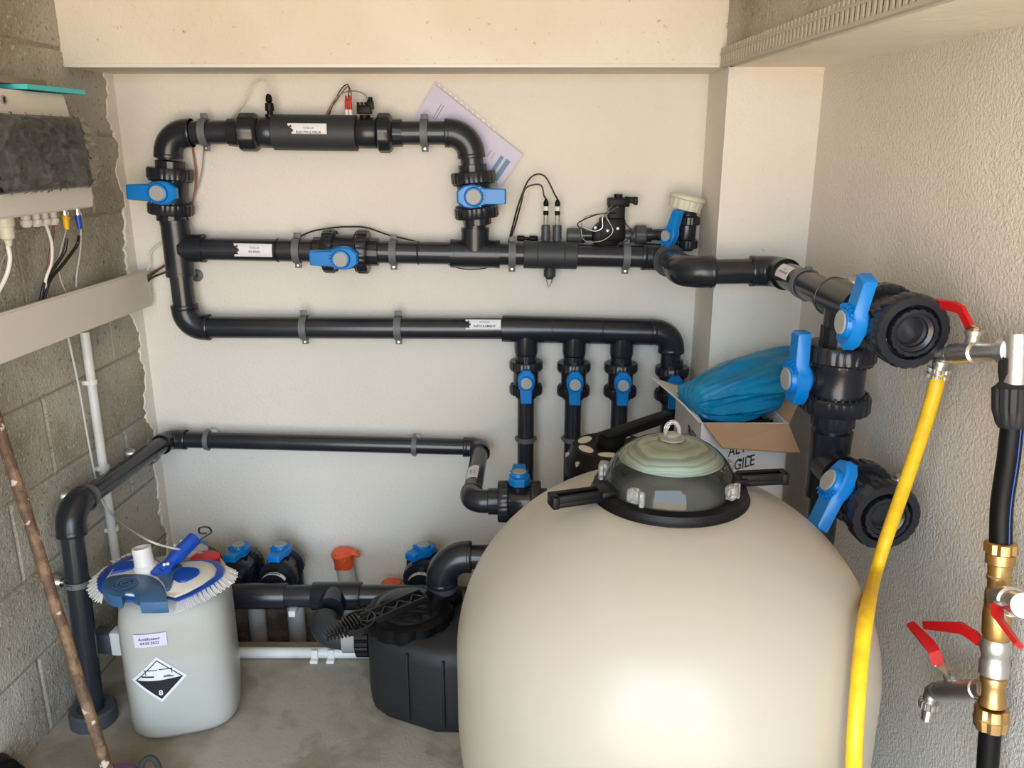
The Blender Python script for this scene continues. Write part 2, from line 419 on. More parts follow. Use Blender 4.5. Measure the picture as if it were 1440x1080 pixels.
# pillar in the back right corner
m = MB(); m.prism([(XP, .0), (XP, YB), (RA + .02, YB), (RA + .02, .0)], V((0, 0, 0)), X, Y, Z, ZT, ZB)
m.build('wall_pillar', M_plaster)['kind'] = 'structure'
m = MB(); m.box((XP + .0008, YB + .0008, (ZB - 0) / 2), (.004, .004, ZB), bev=.001); m.build('trim_1', M_white)['kind'] = 'structure'
# beam above the back wall
m = MB(); m.prism([(LA - .1, .02), (LA - .1, YB), (XP - .001, YB), (XP - .001, .02)], V((0, 0, 0)), X, Y, Z, ZB, ZC)
bmw = struct(m.build('trim_2', M_beam), 'plastered beam across the top of the back wall')
m = MB(); m.box(((LA + XP) / 2, YB - .001, ZB + .003), (XP - LA, .004, .008), bev=.001); m.build('corner_bead', M_white, bmw)
# dropped boxing along the right wall: smooth soffit, bare block face, perforated plaster bead
def rsf(y): return XP + RB * (y - YB)
m = MB(); m.prism([(rsf(YB) + .003, .0), (rsf(YF - .1) + .003, YF - .1), (RA + RB * (YF - .1) + .05, YF - .1), (RA + .05, .0)], V((0, 0, 0)), X, Y, Z, ZB, ZC)
bx = struct(m.build('trim_3', M_soff), 'boxed soffit along the top of the right wall')
zq = [ZB + .012, 1.74, 1.94, 2.14]
for ci, (z0, z1) in enumerate(zip(zq[:-1], zq[1:])):
    for k in range(6):
        a = YB - .01 - k * .5 + (.0 if ci % 2 else .2); b = a - .49
        a = min(a, YB - .005)
        MB().prism([(rsf(a) - .012, a), (rsf(b) - .012, b), (rsf(b) + .004, b), (rsf(a) + .004, a)], V((0, 0, 0)), X, Y, Z, z0 + .004, z1 - .003).build('block', M_block, bx)
m = MB()
for z0, z1, t0 in ((ZB - .002, ZB + .004, .0255), (ZB + .027, ZB + .032, .0255)):
    a, b = YB - .002, YF
    m.prism([(rsf(a) - t0, a), (rsf(b) - t0, b), (rsf(b) - (.012 if z0 < ZB else .022), b), (rsf(a) - (.012 if z0 < ZB else .022), a)], V((0, 0, 0)), X, Y, Z, z0, z1)
m.build('bead_rail', M_bead, bx)
rung = None
for k in range(60):
    a = YB - .014 - k * .0195
    if rung is None:
        q = MB(); q.box((0, 0, 0), (.003, .0095, .044)); rung = q.build('bead_rung', M_bead, bx)
        o = rung
    else: o = rung.copy(); COL.objects.link(o)
    o.location = (rsf(a) - .0235, a, ZB + .021)
# front wall with the open doorway behind the camera, ceiling
for i, (x0, x1, z0, z1) in enumerate(((-1.5, DOOR[0], 0, ZC), (DOOR[1], 1.1, 0, ZC), (DOOR[0], DOOR[1], DOOR[3], ZC))):
    m = MB(); m.box(((x0 + x1) / 2, YF - .1, (z0 + z1) / 2), (x1 - x0, .2, z1 - z0))
    if i == 0: wf = struct(m.build('wall_front', M_plaster))
    else: m.build('wall_section', M_plaster, wf)
m = MB(); m.box((-.15, -1.5, ZC + .05), (2.9, 3.5, .1)); struct(m.build('ceiling', M_soff))

# ================================================================ PIPE FITTINGS
def seg(p, A, Bp, r, mt=None, name='pipe'):
    return MB().cyl(A, Bp, r, 28).build(name, mt or M_pvc, p)
def bend(p, C, d1, d2, d, reach=1.05, rad=.8, name='elbow', k=.60, mt=None):
    return MB().elbow(C, d1, d2, k * d, d, reach, rad).build(name, mt or M_pvc2, p)
def tee(p, C, ax, br, d, reach=1.08, k=.62, brreach=None):
    m = MB(); r = k * d; L = reach * d
    m.lathe(C - ax * L, ax, [(0, r + .001), (.011, r + .001), (.0115, r), (2 * L - .0115, r), (2 * L - .011, r + .001), (2 * L, r + .001)], 28)
    L2 = (brreach or reach) * d
    m.lathe(C, br, [(r * .3, r), (L2 - .0115, r), (L2 - .011, r + .001), (L2, r + .001)], 28)
    return m.build('tee', M_pvc2, p)
def socket(p, A, d, L, r, name='socket', mt=None):
    d = d.normalized()
    return MB().lathe(A, d, [(0, r - .001), (.0015, r), (L - .0015, r), (L, r - .001)], 28).build(name, mt or M_pvc2, p)
def ring_teeth(m, O, a, r, n, sz):
    e1 = a.orthogonal().normalized(); e2 = a.cross(e1)
    for k in range(n):
        t = 2 * pi * k / n; rd = e1 * cos(t) + e2 * sin(t); tg = a.cross(rd)
        m.box(O + rd * r, (sz * 1.2, sz * 1.0, sz * 1.6), frame3(rd, tg, a))
def valve(name, label, C, a, s, lev, d, group=None, cat='valve', open_front=False, conn=(1.4, 1.4), lever=1.35, body_mat=None, stemk=1.0, lw_=.31):
    """union ball valve: C centre, a pipe axis, s stem direction, lev lever direction, d pipe diameter"""
    a = a.normalized(); s = (s - a * s.dot(a)).normalized(); lev = (lev - s * lev.dot(s)).normalized(); per = s.cross(lev)
    t = thing(name, label, cat, C, group)
    m = MB().lathe(C - a * .75 * d, a, [(0, .7 * d), (.04 * d, .76 * d), (.35 * d, .78 * d), (.5 * d, .74 * d), (1.0 * d, .74 * d), (1.15 * d, .78 * d), (1.46 * d, .76 * d), (1.5 * d, .7 * d)], 32)
    m.lathe(C, s, [(.5 * d, .42 * d), (.82 * d, .42 * d), (.84 * d, .34 * d), (1.0 * d, .34 * d)], 24)
    m.build('body', body_mat or M_pvc2, t)
    for sg, ln in ((-1, conn[0]), (1, conn[1])):
        q = a * sg; m = MB()
        hollow = open_front and sg == 1
        pr = [(.48 * d, .80 * d), (.5 * d, .93 * d, 1), (.56 * d, .98 * d, 1), (.92 * d, .98 * d, 1), (1.0 * d, .93 * d, 1)]
        if hollow: pr += [(1.0 * d, .72 * d), (.9 * d, .70 * d)]
        else: pr += [(1.01 * d, .64 * d)]
        m.lathe(C, q, pr, ribs=22, depth=.028, caps=not hollow)
        ring_teeth(m, C + q * .485 * d, q, .88 * d, 30, .06 * d)
        m.build('union_nut', M_pvc2, t)
        m = MB()
        if hollow:
            m.lathe(C, q, [(.7 * d, .62 * d, 1), (ln * d, .62 * d, 1), (ln * d, .52 * d), (1.0 * d, .5 * d), (.95 * d, .40 * d), (.85 * d, .40 * d), (.8 * d, .34 * d), (.6 * d, .33 * d), (.6 * d, .001)], ribs=16, depth=.05, caps=False)
        else:
            m.lathe(C, q, [(.9 * d, .62 * d, 1), (ln * d - .001, .62 * d, 1), (ln * d, .57 * d)], ribs=16, depth=.03)
        m.build('end_connector', M_pvc2, t)
    # handle: hub, tail and lever
    m = MB()
    h0, h1 = .88 * d * stemk, 1.34 * d * stemk
    pl = [(-.72, .22), (-.72, -.22), (-.44, -.44), (-.12, -.50), (.2, -.46), (.46, -lw_ - .05), (lever, -lw_), (lever + .03, -lw_ + .05), (lever + .03, lw_ - .05), (lever, lw_), (.46, lw_ + .05), (.2, .46), (-.12, .50), (-.44, .44)]
    m.prism([(p * d, q * d) for p, q in pl], C, lev, per, s, h0 + .12 * d, h1, cham=.07 * d)
    m.lathe(C, s, [(h0, .40 * d), (h0 + .06 * d, .44 * d), (h1, .42 * d), (h1 + .12 * d, .38 * d), (h1 + .14 * d, .34 * d), (h1 + .14 * d, .001)], 26)
    for k in range(7):
        t_ = radians(-54 + 18 * k); dr = lev * cos(t_) + per * sin(t_); tg = s.cross(dr)
        m.box(C + s * (h1 + .05 * d) + dr * .46 * d, (.12 * d, .05 * d, .10 * d), frame3(dr, tg, s))
    hd = m.build('handle', M_blue, t)
    MB().lathe(C, s, [(h1 + .10 * d, .32 * d), (h1 + .165 * d, .32 * d), (h1 + .18 * d, .30 * d), (h1 + .18 * d, .001)], 24).build('handle_cap', M_capg, hd)
    return t
def union(p, C, a, d, L=.9, k=.98):
    m = MB().lathe(C - a * L * d / 2, a, [(0, k * .68 * d), (.08 * d, k * .92 * d, 1), (.14 * d, k * d, 1), (L * d - .2 * d, k * d, 1), (L * d - .12 * d, k * .93 * d, 1), (L * d, k * .68 * d)], ribs=10, depth=.06)
    return m.build('union_nut', M_pvc2, p)
def clamp(label, C, a, n, r, gap, tabs=True, rosette=False, w=.020, tabdir=None, grp='grey pipe clips on the back wall', open_=False):
    """strap round the pipe at C (axis a); n points from the wall to the viewer, gap is axis-to-wall distance"""
    a = a.normalized(); n = n.normalized(); t = n.cross(a).normalized()
    if tabdir is not None and t.dot(tabdir) < 0: t = -t
    th = thing('pipe_clamp', label, 'pipe clamp', C, grp)
    R0, R1 = r + .0006, r + .0042; m = MB(); rg = []
    for i in range(19):
        q = radians(-98 + 196 * i / 18); e = n * cos(q) + t * sin(q)
        rg.append([C + e * R0 - a * w / 2, C + e * R1 - a * w / 2, C + e * R1 + a * w / 2, C + e * R0 + a * w / 2])
    m.loft(rg)
    if tabs:
        for sg in (-1, 1):
            m.box(C + t * sg * (r + .009) + n * (-.004), (w * .95, .018, .005), frame3(a, t, n), bev=.001)
    else:
        for sg in (-1, 1): m.box(C + t * sg * (r + .005) - n * .004, (w * .6, .006, .014), frame3(a, t, n), bev=.001)
    m.build('strap', M_strap, th)
    m = MB(); rg = []
    for i in range(13):
        q = radians(100 + 160 * i / 12); e = n * cos(q) + t * sin(q)
        rg.append([C + e * R0 - a * w / 2, C + e * R1 - a * w / 2, C + e * R1 + a * w / 2, C + e * R0 + a * w / 2])
    m.loft(rg); m.build('saddle', M_strap, th)
    m = MB().cyl(C - n * (r + .003), C - n * gap, .0055 if rosette else .008, 14)
    m.build('wall_stud', M_zinc if rosette else M_strap, th)
    if rosette: MB().lathe(C - n * gap, n, [(0, .0205), (.003, .0205), (.022, .012), (.022, .006)], 24).build('rosette', M_zinc, th)
    if tabs:
        MB().lathe(C - t * (r + .010) + n * -.0015, n, [(0, .0045), (.003, .0045), (.0045, .003)], 12).build('screw', M_chrome, th)
    return th

D63, D50 = .063, .050
r63, r50 = .0315, .025
# ---- treatment loop (upper left): one glued run from the electrolyser round to the delivery manifold
zt = B(430, 186).z
PL = B(236, 187)                                             # corner top left
xL1, xL2 = B(238, 270), B(262, 440)
t = thing('pipe_elbow_run', 'black pipe bend at the top left corner leading down to the blue-handled valve', 'pipe', B(236, 187))
bend(t, PL, X, (xL1 - PL).normalized(), D63, rad=.95)
seg(t, PL + X * .05, B(324, 186), r63)
dn = (xL1 - PL).normalized(); Cv1 = B(240, 269)
seg(t, PL + dn * .05, Cv1 - dn * .085, r63)
valve('union_ball_valve', 'blue-handled valve below the top left bend, lever pointing left over bare wall', Cv1, -dn, -Y, -X + V((0, 0, .03)), D63, conn=(1.3, 1.3))
# electrolyser
E0, E1 = B(385, 186), B(503, 187.5)
ce = (E0 + E1) / 2; ex = (E1 - E0).normalized()
t = thing('electrolyser_cell', 'thick black electrolyser tube across the top with white sticker and sensor plugs', 'electrolyser', ce)
MB().lathe(E0, ex, [(0, .043), (.002, .047), ((E1 - E0).length - .002, .047), ((E1 - E0).length, .043)], 36).build('body', M_pvcm, t)
socket(t, B(366, 186), ex, (E0 - B(366, 186)).length, .041)
socket(t, B(503, 187), ex, (B(530, 187) - B(503, 187)).length, .041)
m = MB(); m.lathe(B(322, 186), ex, [(0, .036, 1), ((B(340, 186) - B(322, 186)).length, .040, 1)], ribs=14, depth=.03); m.build('socket', M_pvc2, t)
union(t, B(351, 186), ex, D63, L=.95, k=.80); union(t, B(542, 187), ex, D63, L=.75, k=.83)
for q in t.children:
    pass
st = sticker(t, B(437.5, 184), ex, -Y, .047, .104, .038, ['VITALUX', 'ÉLECTROLYSEUR'])
# gland with tube, electrode plugs, gas sensor on top
def glandstack(p, O, name, prof, mt): return MB().lathe(O, Z, prof, ribs=6, depth=.08).build(name, mt, p)
O = B(380, 164); g = glandstack(t, O - Z * .004, 'tube_fitting', [(0, .013, 1), (.010, .013, 1), (.011, .008), (.018, .008), (.019, .012, 1), (.038, .011, 1), (.040, .006), (.044, .009, 1), (.056, .008, 1), (.062, .004)], M_blk)
for px in (488, 493.5):
    O = B(px, 165); MB().lathe(O - Z * .004, Z, [(0, .0085), (.007, .0085), (.008, .005), (.026, .0045)], 14).build('electrode_terminal', M_white, t)
    MB().lathe(O + Z * .02, Z, [(0, .0048), (.018, .0045), (.030, .003), (.036, .002)], 12).build('electrode_plug', M_red, t)
m = MB(); m.box(B(488, 165), (.03, .028, .006), bev=.001); m.build('electrode_base', M_red, t)
O = B(513, 164); m = MB(); m.cyl(O - Z * .004, O + Z * .004, .014); m.box(O + Z * .018, (.038, .03, .022), bev=.003)
for k in range(4): m.box(O + V((-.016 + .01 * k, 0, .032)), (.005, .022, .01), bev=.001)
m.box(O + V((.017, 0, .030)), (.016, .024, .022), bev=.002); m.cyl(O + V((.017, 0, .04)), O + V((.017, 0, .05)), .006)
sn = m.build('flow_sensor_plug', M_blk, t)
# pipe right of it, elbow, down to valve 2
PR = B(660, 187); Cv2 = B(668, 274); t = thing('pipe_elbow_run', 'black pipe bend at the top right corner in front of the lilac document', 'pipe', PR)
m = MB(); m.lathe(B(550, 187), X, [(0, .037, 1), ((B(566, 187) - B(550, 187)).length, .036, 1)], ribs=14, depth=.03); m.build('socket', M_pvc2, t)
seg(t, B(560, 187), PR - X * .05, r63); dn2 = (Cv2 - PR).normalized()
bend(t, PR, -X, dn2, D63, rad=.95); seg(t, PR + dn2 * .04, Cv2 - dn2 * .08, r63)
valve('union_ball_valve', 'blue-handled valve below the lilac document, lever pointing right', Cv2, -dn2, -Y, X, D63, conn=(1.3, 1.3))
# left vertical + tee + elbow + lower pipe (delivery)
TL = B(250, 349); EL = B(263, 460); t = thing('delivery_pipe', 'long black pipe from left tee round the bottom left bend, with delivery sticker', 'pipe', EL)
dv = (EL - TL).normalized(); up = (Cv1 - TL).normalized()
tee(t, TL, dv, X, D63, reach=1.25, brreach=1.2)
seg(t, TL + up * .07, Cv1 - up * .075, r63); seg(t, TL + dv * .05, EL - dv * .05, r63)
RFE = B(706, 462); dx_ = (RFE - EL).normalized()
bend(t, EL, -dv, dx_, D63, rad=.8, reach=1.05); seg(t, EL + dx_ * .05, B(712, 462), r63)
sticker(t, B(680, 456.5), dx_, V((0, -1, .22)), r63, .101, .029, ['VITALUX', 'REFOULEMENT'], size=.0095)
# bypass line with valve 3
byL, byR = B(290, 350), B(905, 361); bd = (byR - byL).normalized()
def on_by(px): return byL + bd * ((px - 290) / (905 - 290) * (byR - byL).length)
t = thing('bypass_pipe', 'black pipe left of the middle blue valve with by-pass sticker', 'pipe', on_by(340))
seg(t, on_by(270), on_by(440), r63); sticker(t, on_by(360) , bd, V((0, -1, .08)), r63, .106, .038, ['VITALUX', 'BY-PASS'])
for px in (287, 391): MB().lathe(on_by(px) - bd * .002, bd, [(0, r63 + .001), (.002, r63 + .0018), (.004, r63 + .001)], 28).build('joint_ring', M_blk, t)
Cv3 = on_by(487)
valve('union_ball_valve', 'blue-handled valve in the horizontal by-pass pipe, lever left', Cv3, bd, -Y + V((0, 0, -.12)), -X, D63, conn=(1.45, 1.45))
t = thing('bypass_pipe', 'black pipe right of the by-pass valve, with the tee under the right-hand valve', 'pipe', on_by(600))
T2 = on_by(668); seg(t, on_by(530), on_by(740), r63); up2 = (Cv2 - T2).normalized(); tee(t, T2, bd, up2, D63, reach=1.1, brreach=1.15); seg(t, T2 + up2 * .05, Cv2 - up2 * .07, r63)
MB().lathe(on_by(588) - bd * .002, bd, [(0, r63 + .001), (.002, r63 + .0022), (.004, r63 + .001)], 28).build('cable_tie', M_cabl, t)
t = thing('probe_chamber', 'thick dark grey probe sleeve with two measuring probes and a nozzle below', 'probe holder', on_by(773))
s0, s1 = on_by(736), on_by(811); L = (s1 - s0).length
MB().lathe(s0, bd, [(0, .036), (.001, .0385), (L * .25, .0385), (L * .25 + .001, .0375), (L * .25 + .002, .0385), (L * .75, .0385), (L * .75 + .001, .0375), (L * .75 + .002, .0385), (L - .001, .0385), (L, .036)], 32).build('sleeve', M_pvcm, t)
for k, px in enumerate((767, 783)):
    O = on_by(px) + Z * .034 + Y * .012
    q = MB().lathe(O, Z, [(0, .011), (.006, .011), (.007, .013, 1), (.018, .013, 1), (.019, .0125), (.048, .0125), (.049, .010)], ribs=6, depth=.06).build('probe_socket', M_pvcg, t)
    MB().lathe(O + Z * .048, Z, [(0, .0062), (.028, .0062), (.029, .0045), (.032, .0045)], 16).build('probe_glass', M_clear, t)
    MB().cyl(O + Z * .05, O + Z * .07, .002, 8).build('electrode', M_zinc, t)
    q = MB().lathe(O + Z * .076, Z, [(0, .0075), (.010, .0075), (.011, .0068), (.027, .0068), (.028, .0075), (.034, .0075), (.044, .003)], 16).build('probe_cap', M_blk, t)
    MB().lathe(O + Z * .088, Z, [(0, .0072), (.012, .0072)], 16).build('white_band', M_white, q)
MB().lathe(on_by(773) - Z * .034, -Z, [(0, .014), (.006, .014), (.007, .017, 1), (.026, .017, 1), (.028, .013), (.034, .010)], ribs=6, depth=.08).build('nozzle_socket', M_pvcm, t)
MB().lathe(on_by(773) - Z * .066, -Z + V((-.1, 0, 0)), [(0, .009), (.008, .009), (.024, .003), (.026, .001)], 16).build('nozzle_tip', M_clear, t)
for k, (px, top) in enumerate(((767, (752, 260)), (783, (757, 247)))):
    O = on_by(px) + Z * .154 + Y * .012; tx, ty = top
    P = [O, B(px - 2, 275), B(tx + 8, ty), B(tx - 12, ty + 4), B(733 - 3 * k, 285), B(724 - 3 * k, 318, -.03), B(714, 345, -.02)]
    o = MB().tube(bez(P, 6), .0024, 8).build('probe_cable', M_cabl)
    tag(o, ('black cable arching over from the left measuring probe', 'black cable arching highest, from the right measuring probe')[k], 'cable')
# dark nozzle lying behind the sleeve
m = MB(); A = B(727, 335, -.02); A2 = B(757, 336, -.02); m.lathe(A, (A2 - A), [(0, .005), (.004, .008), (.02, .008), (.022, .005), (.035, .005), (.036, .009), (.055, .009), (.060, .005)], 14)
tag(m.build('cable_joint', M_blk), 'small black plug connector lying behind the pipe beside the probes', 'connector')
t = thing('main_pipe', 'black pipe from the probe sleeve out past the pillar to the right wall', 'pipe', on_by(850))
seg(t, on_by(805), on_by(915), r63)
C1 = on_by(935); yR = -.345
C2 = V((C1.x, yR, C1.z)); bend(t, C1, -bd, -Y, D63, rad=.7); seg(t, C1 - Y * .05, C2 + Y * .05, r63)
C3 = V((RA + RB * yR - .118, yR, C1.z + .004)); d3 = (C3 - C2).normalized()
bend(t, C2, Y, d3, D63, rad=.8, k=.63, reach=1.15); seg(t, C2 + d3 * .05, C3 - d3 * .05, r63)
MB().lathe(C1 - Y * (1.05 * D63 - .004), -Y, [(0, .045), (.012, .045)], 28).build('collar', M_pvcm, t)
yT = -.755; zR = C1.z; rd_ = -WR
bend(t, C3, -d3, rd_, D63, rad=.7); T3 = V((RA + RB * yT - .118, yT, zR)); rr = (T3 - C3).normalized()
seg(t, C3 + rr * .05, T3, r63)
sticker(t, C3 + rr * .115, rr, V((-1, -.04, .7)), r63, .075, .036, ['VITALUX', 'RETOUR FILTRE'], zig=False, size=.007)
tee(t, T3, rr, -Z, D63 * 1.05)
# right wall valves
DV = .067
CvA = V((RA + RB * -.96 - .118, -.96, zR)); seg(t, T3 + rr * .06, CvA - rr * .07, r63)
valve('union_ball_valve', 'upper open-ended valve on the right wall, dark bore facing out, blue lever up', CvA, rr, NR + V((0, -.16, .04)), Z + V((0, -.36, 0)), DV, lw_=.25, open_front=True, conn=(1.3, 1.06))
CvB = V((T3.x, yT + .0, .932)); 
valve('union_ball_valve', 'blue-handled valve in the vertical pipe beside the blue bag, lever upright', CvB, Z, NR + V((0, -.06, 0)), Z, .072, conn=(1.45, 1.5), lw_=.25, stemk=1.05)
seg(t, T3 - Z * .05, CvB + Z * .07, r63 * 1.02)
t = thing('right_wall_riser', 'black vertical pipe and tee at the right wall, dropping behind the beige filter', 'pipe', (T3.x, yT, 0))
T4 = V((T3.x, yT, .742)); seg(t, CvB - Z * .08, T4 + Z * .03, r63 * 1.02); tee(t, T4, Z, rr, D63 * 1.08); seg(t, T4 - Z * .03, V((T3.x, yT, 0)), r63)
CvC = T4 + rr * .20; seg(t, T4 + rr * .05, CvC - rr * .07, r63)
valve('union_ball_valve', 'lower open-ended valve on the right wall behind the yellow hose, blue lever down left', CvC, rr, V((-.90, -.15, .50)), V((-.50, -.30, -.8)), DV, open_front=True, conn=(1.3, 1.06))
# header with four small valves
H0 = B(706, 462); H1 = B(945, 467.5); hd_ = (H1 - H0).normalized()
t = thing('delivery_manifold', 'black four-outlet manifold pipe above the row of small blue valves', 'manifold', H0)
def on_h(px): return H0 + hd_ * ((px - 706) / (945 - 706) * (H1 - H0).length)
L = (on_h(915) - H0).length
MB().lathe(H0, hd_, [(0, .0385), (.008, .039), (L, .0385)], 30).build('header_pipe', M_pvc2, t)
for px in (775, 845, 915): MB().lathe(on_h(px) - hd_ * .001, hd_, [(0, .0386), (.001, .0396), (.003, .0396), (.004, .0386)], 30).build('joint_ring', M_pvc2, t)
bend(t, H1, -hd_, -Z + V((0, 0, 0)), D63, rad=.8, reach=.95); seg(t, H1 - Z * .05, H1 - Z * .105, .029, M_pvc2, 'outlet')
vx = (740, 808, 875, 948); xs = []
for k, px in enumerate(vx):
    top = on_h(px); x = top.x
    if k < 3: MB().lathe(top, -Z, [(.01, .0345), (.062, .0345), (.072, .033), (.073, .029)], 26).build('outlet', M_pvc2, t)
    zc_ = B(px, (530, 532, 533, 538)[k]).z; C = V((x, -.06, zc_)); xs.append(x)
    lb = ('leftmost of the four small blue valves in a row under the manifold', 'second from left of the four small blue valves under the manifold', 'third from left of the four small blue valves under the manifold', 'rightmost small blue valve of the row, half hidden by the box flap')[k]
    valve('small_ball_valve', lb, C, Z, -Y, -Z, D50, group='small valves under the manifold', conn=(1.25, 1.4), lever=1.25)
    p2 = thing('drop_pipe', ('black drop pipe under the leftmost small valve', 'black drop pipe under the second small valve', 'black drop pipe under the third small valve', 'black drop pipe under the rightmost small valve, next to the white box')[k], 'pipe', (x, -.06, 0), 'drop pipes under the manifold')
    seg(p2, C - Z * .06, V((x, -.06, ZT)), r50)
    socket(p2, V((x, -.06, ZT)), Z, .05, .031)
for k in (0, 1):
    clamp(('grey clip on the leftmost drop pipe', 'grey clip on the second drop pipe, left of the multiport valve')[k], V((xs[k], -.06, B(740, 617).z)), Z, -Y, r50, .06, tabs=False, w=.014)
# clamps on the loop
for lab, P, ax in (('grey clip on the top pipe left of the electrolyser', B(288, 186), X), ('grey clip on the top pipe right of the electrolyser', B(597, 187), X),
                   ('grey clip just left of the by-pass valve', on_by(418), bd), ('grey clip just right of the by-pass valve', on_by(553), bd),
                   ('grey clip on the middle pipe left of the probe sleeve', on_by(720), bd), ('grey clip on the middle pipe right of the probe sleeve', on_by(880), bd),
                   ('left of two grey clips on the long delivery pipe', B(428, 460.5), X), ('right of two grey clips on the long delivery pipe', B(560, 461), X)):
    clamp(lab, P, ax, -Y, r63, .06, tabdir=Z)
clamp('grey clip with zinc rosette holding the pipe run to the right wall near the corner', C3 + rr * .19, rr, NR, r63, .118, tabs=False, rosette=True, w=.018, grp='clips on the side walls')
clamp('grey clip with zinc rosette behind the yellow hose at the lower right valve', CvC - rr * .10, rr, NR, .0345, .118, tabs=False, rosette=True, w=.012, grp='clips on the side walls')
clamp('grey clip with rosette behind the upper open-ended valve', CvA - rr * .10, rr, NR, .0345, .118, tabs=False, rosette=True, w=.012, grp='clips on the side walls')

# ---- suction line: left wall leg, back wall, forward bend
SL = B(238, 617.5); SR = B(676, 629); sd = (SR - SL).normalized()
PA = LW(97, 716, .062); sdn = (SL - PA)
t = thing('waste_pipe', 'thin black pipe low on the back wall, turning along the left wall to the floor', 'pipe', SL)
seg(t, SL + sd * .04, SR - sd * .04, r50); bend(t, SL, sd, -sdn.normalized(), D50, rad=.6)
pa = sdn.normalized(); seg(t, PA + pa * .04, SL - pa * .04, r50)
FT = V((PA.x + .02, PA.y - .06, 0)); FT = FLR(133, 1012); ft = (FT - PA).normalized()
bend(t, PA, pa, ft, D50 * 1.15, rad=.95, reach=1.15); seg(t, PA + ft * .05, FT, r50 * 1.05)
MB().lathe(FT, Z, [(0, .056), (.035, .055), (.040, .050), (.040, .036), (.034, .034), (.034, r50 + .002)], 28).build('floor_collar', M_pvcg, t)
clamp('left of the two clips with rosettes on the low back wall pipe', B(292, 619), sd, -Y, r50, .06, tabs=False, rosette=True, w=.014)
clamp('right of the two clips with rosettes on the low back wall pipe', B(583, 627), sd, -Y, r50, .06, tabs=False, rosette=True, w=.014)
clamp('clip with rosette on the left wall pipe, nearer the corner', LW(210, 639), pa, NL, r50, .062, tabs=False, rosette=True, w=.016, grp='clips on the side walls')
clamp('clip with rosette on the left wall pipe, nearer the camera', LW(124, 698), pa, NL, r50, .062, tabs=False, rosette=True, w=.016, grp='clips on the side walls')
PM = PA + (FT - PA) * .34
clamp('clip on the upright pipe at the left wall behind the rusty rod', PM, ft, NL, r50 * 1.05, .062, tabs=False, rosette=True, w=.014, grp='clips on the side walls')
S2 = V((SR.x - .012, -.452, SR.z)); fw = (S2 - SR).normalized()
bend(t, SR, -sd, fw, D50, rad=.6); seg(t, SR + fw * .04, S2 - fw * .04, r50)
sticker(t, SR + fw * .25, fw, V((-.25, 0, 1)), r50, .085, .034, ['VITALUX', 'ÉGOUT'], zig=False, size=.008)
bend(t, S2, -fw, X, D50, rad=.7, reach=1.1)
CvS = S2 + X * .125; valve('union_ball_valve', 'blue-handled valve lying beside the filter shoulder, handle on top', CvS, X, Z, Y, D50 * 1.1, conn=(1.45, 1.3))

# ---- multiport valve behind the filter
MV = V((.235, -.56, 0)); zv = .705
t = thing('multiport_valve', 'black multiport valve with dial and lever behind the filter dome', 'valve', (MV.x, MV.y, .45))
MB().lathe(V((MV.x, MV.y, .45)), Z, [(0, .07), (.13, .075), (.18, .085), (.19, .108), (.215, .108), (.22, .1)], 36).build('body', M_blk, t)
MB().lathe(V((MV.x, MV.y, zv - .04)), Z, [(0, .108), (.015, .108), (.022, .10), (.04, .095), (.045, .09), (.045, .001)], 36).build('lid', M_blk, t)
for k in range(10):
    q = 2 * pi * k / 10; MB().lathe(V((MV.x + .101 * cos(q), MV.y + .101 * sin(q), zv - .03)), Z, [(0, .007), (.014, .007), (.016, .003)], 10).build('screw', M_zinc, t)
for k in range(6):
    q = radians(150 + 55 * k); c = V((MV.x + .068 * cos(q), MV.y + .068 * sin(q), zv + .0052))
    MB().prism([(.026 * cos(a_) * 1.0, .014 * sin(a_)) for a_ in [2 * pi * j / 14 for j in range(14)]], c, V((-sin(q), cos(q), 0)), V((cos(q), sin(q), 0)), Z, 0, .0012).build('dial_label', M_cream, t)
m = MB(); m.cyl(V((MV.x, MV.y, zv)), V((MV.x, MV.y, zv + .03)), .035); m.build('hub', M_blk, t)
m = MB(); dq = V((.90, .42, .16)).normalized(); m.box(V((MV.x, MV.y, zv + .03)) + dq * .07, (.19, .038, .022), frame3(dq, Z.cross(dq).normalized(), dq.cross(Z.cross(dq).normalized())), bev=.006); m.build('lever', M_blk, t)
m = MB(); m.cyl(V((MV.x - .06, MV.y, .518)), V((CvS.x + .07, CvS.y, .516)), .029); m.build('side_port', M_pvc2, t)
m = MB(); m.cyl(V((MV.x, MV.y - .05, .55)), V((MV.x, -.80, .55)), .04); m.build('filter_port', M_blk, t)

# ---- suction manifold low at the back with valves on top
zM = B(400, 838, -.30).z; MA_ = V((-.99, -.30, zM)); MZ = V((-.13, -.30, zM))
t = thing('suction_manifold', 'horizontal black suction manifold low along the back between jerrycan and pump', 'manifold', MA_)
seg(t, V((-.95, -.30, zM)), V((-.24, -.30, zM)), r63 * 1.02)
T5 = V((B(472, 838, -.30).x, -.30, zM))
for xa, xb, rk in ((-.9, B(403, 838, -.30).x, .037), (B(440, 838, -.3).x, B(508, 838, -.3).x, .040)): MB().lathe(V((xa, -.30, zM)), X, [(0, rk - .001), (.002, rk), (xb - xa - .002, rk), (xb - xa, rk - .001)], 28).build('socket', M_pvc2, t)
MB().lathe(T5, -Y, [(.01, .038), (.075, .038), (.075, .0365)], 28).build('outlet', M_pvc2, t)
PE = V((T5.x - .005, -.478, zM - .012)); bend(t, PE, (T5 - PE), X, D63, rad=.9, reach=1.05, mt=M_pvcm)
m = MB(); m.box(V((B(413, 855, -.3).x, -.30, zM - .045)), (.02, .05, .02), bev=.003); m.build('support_clip', M_white, t)
vs_px = (275, 335, 394, 595)
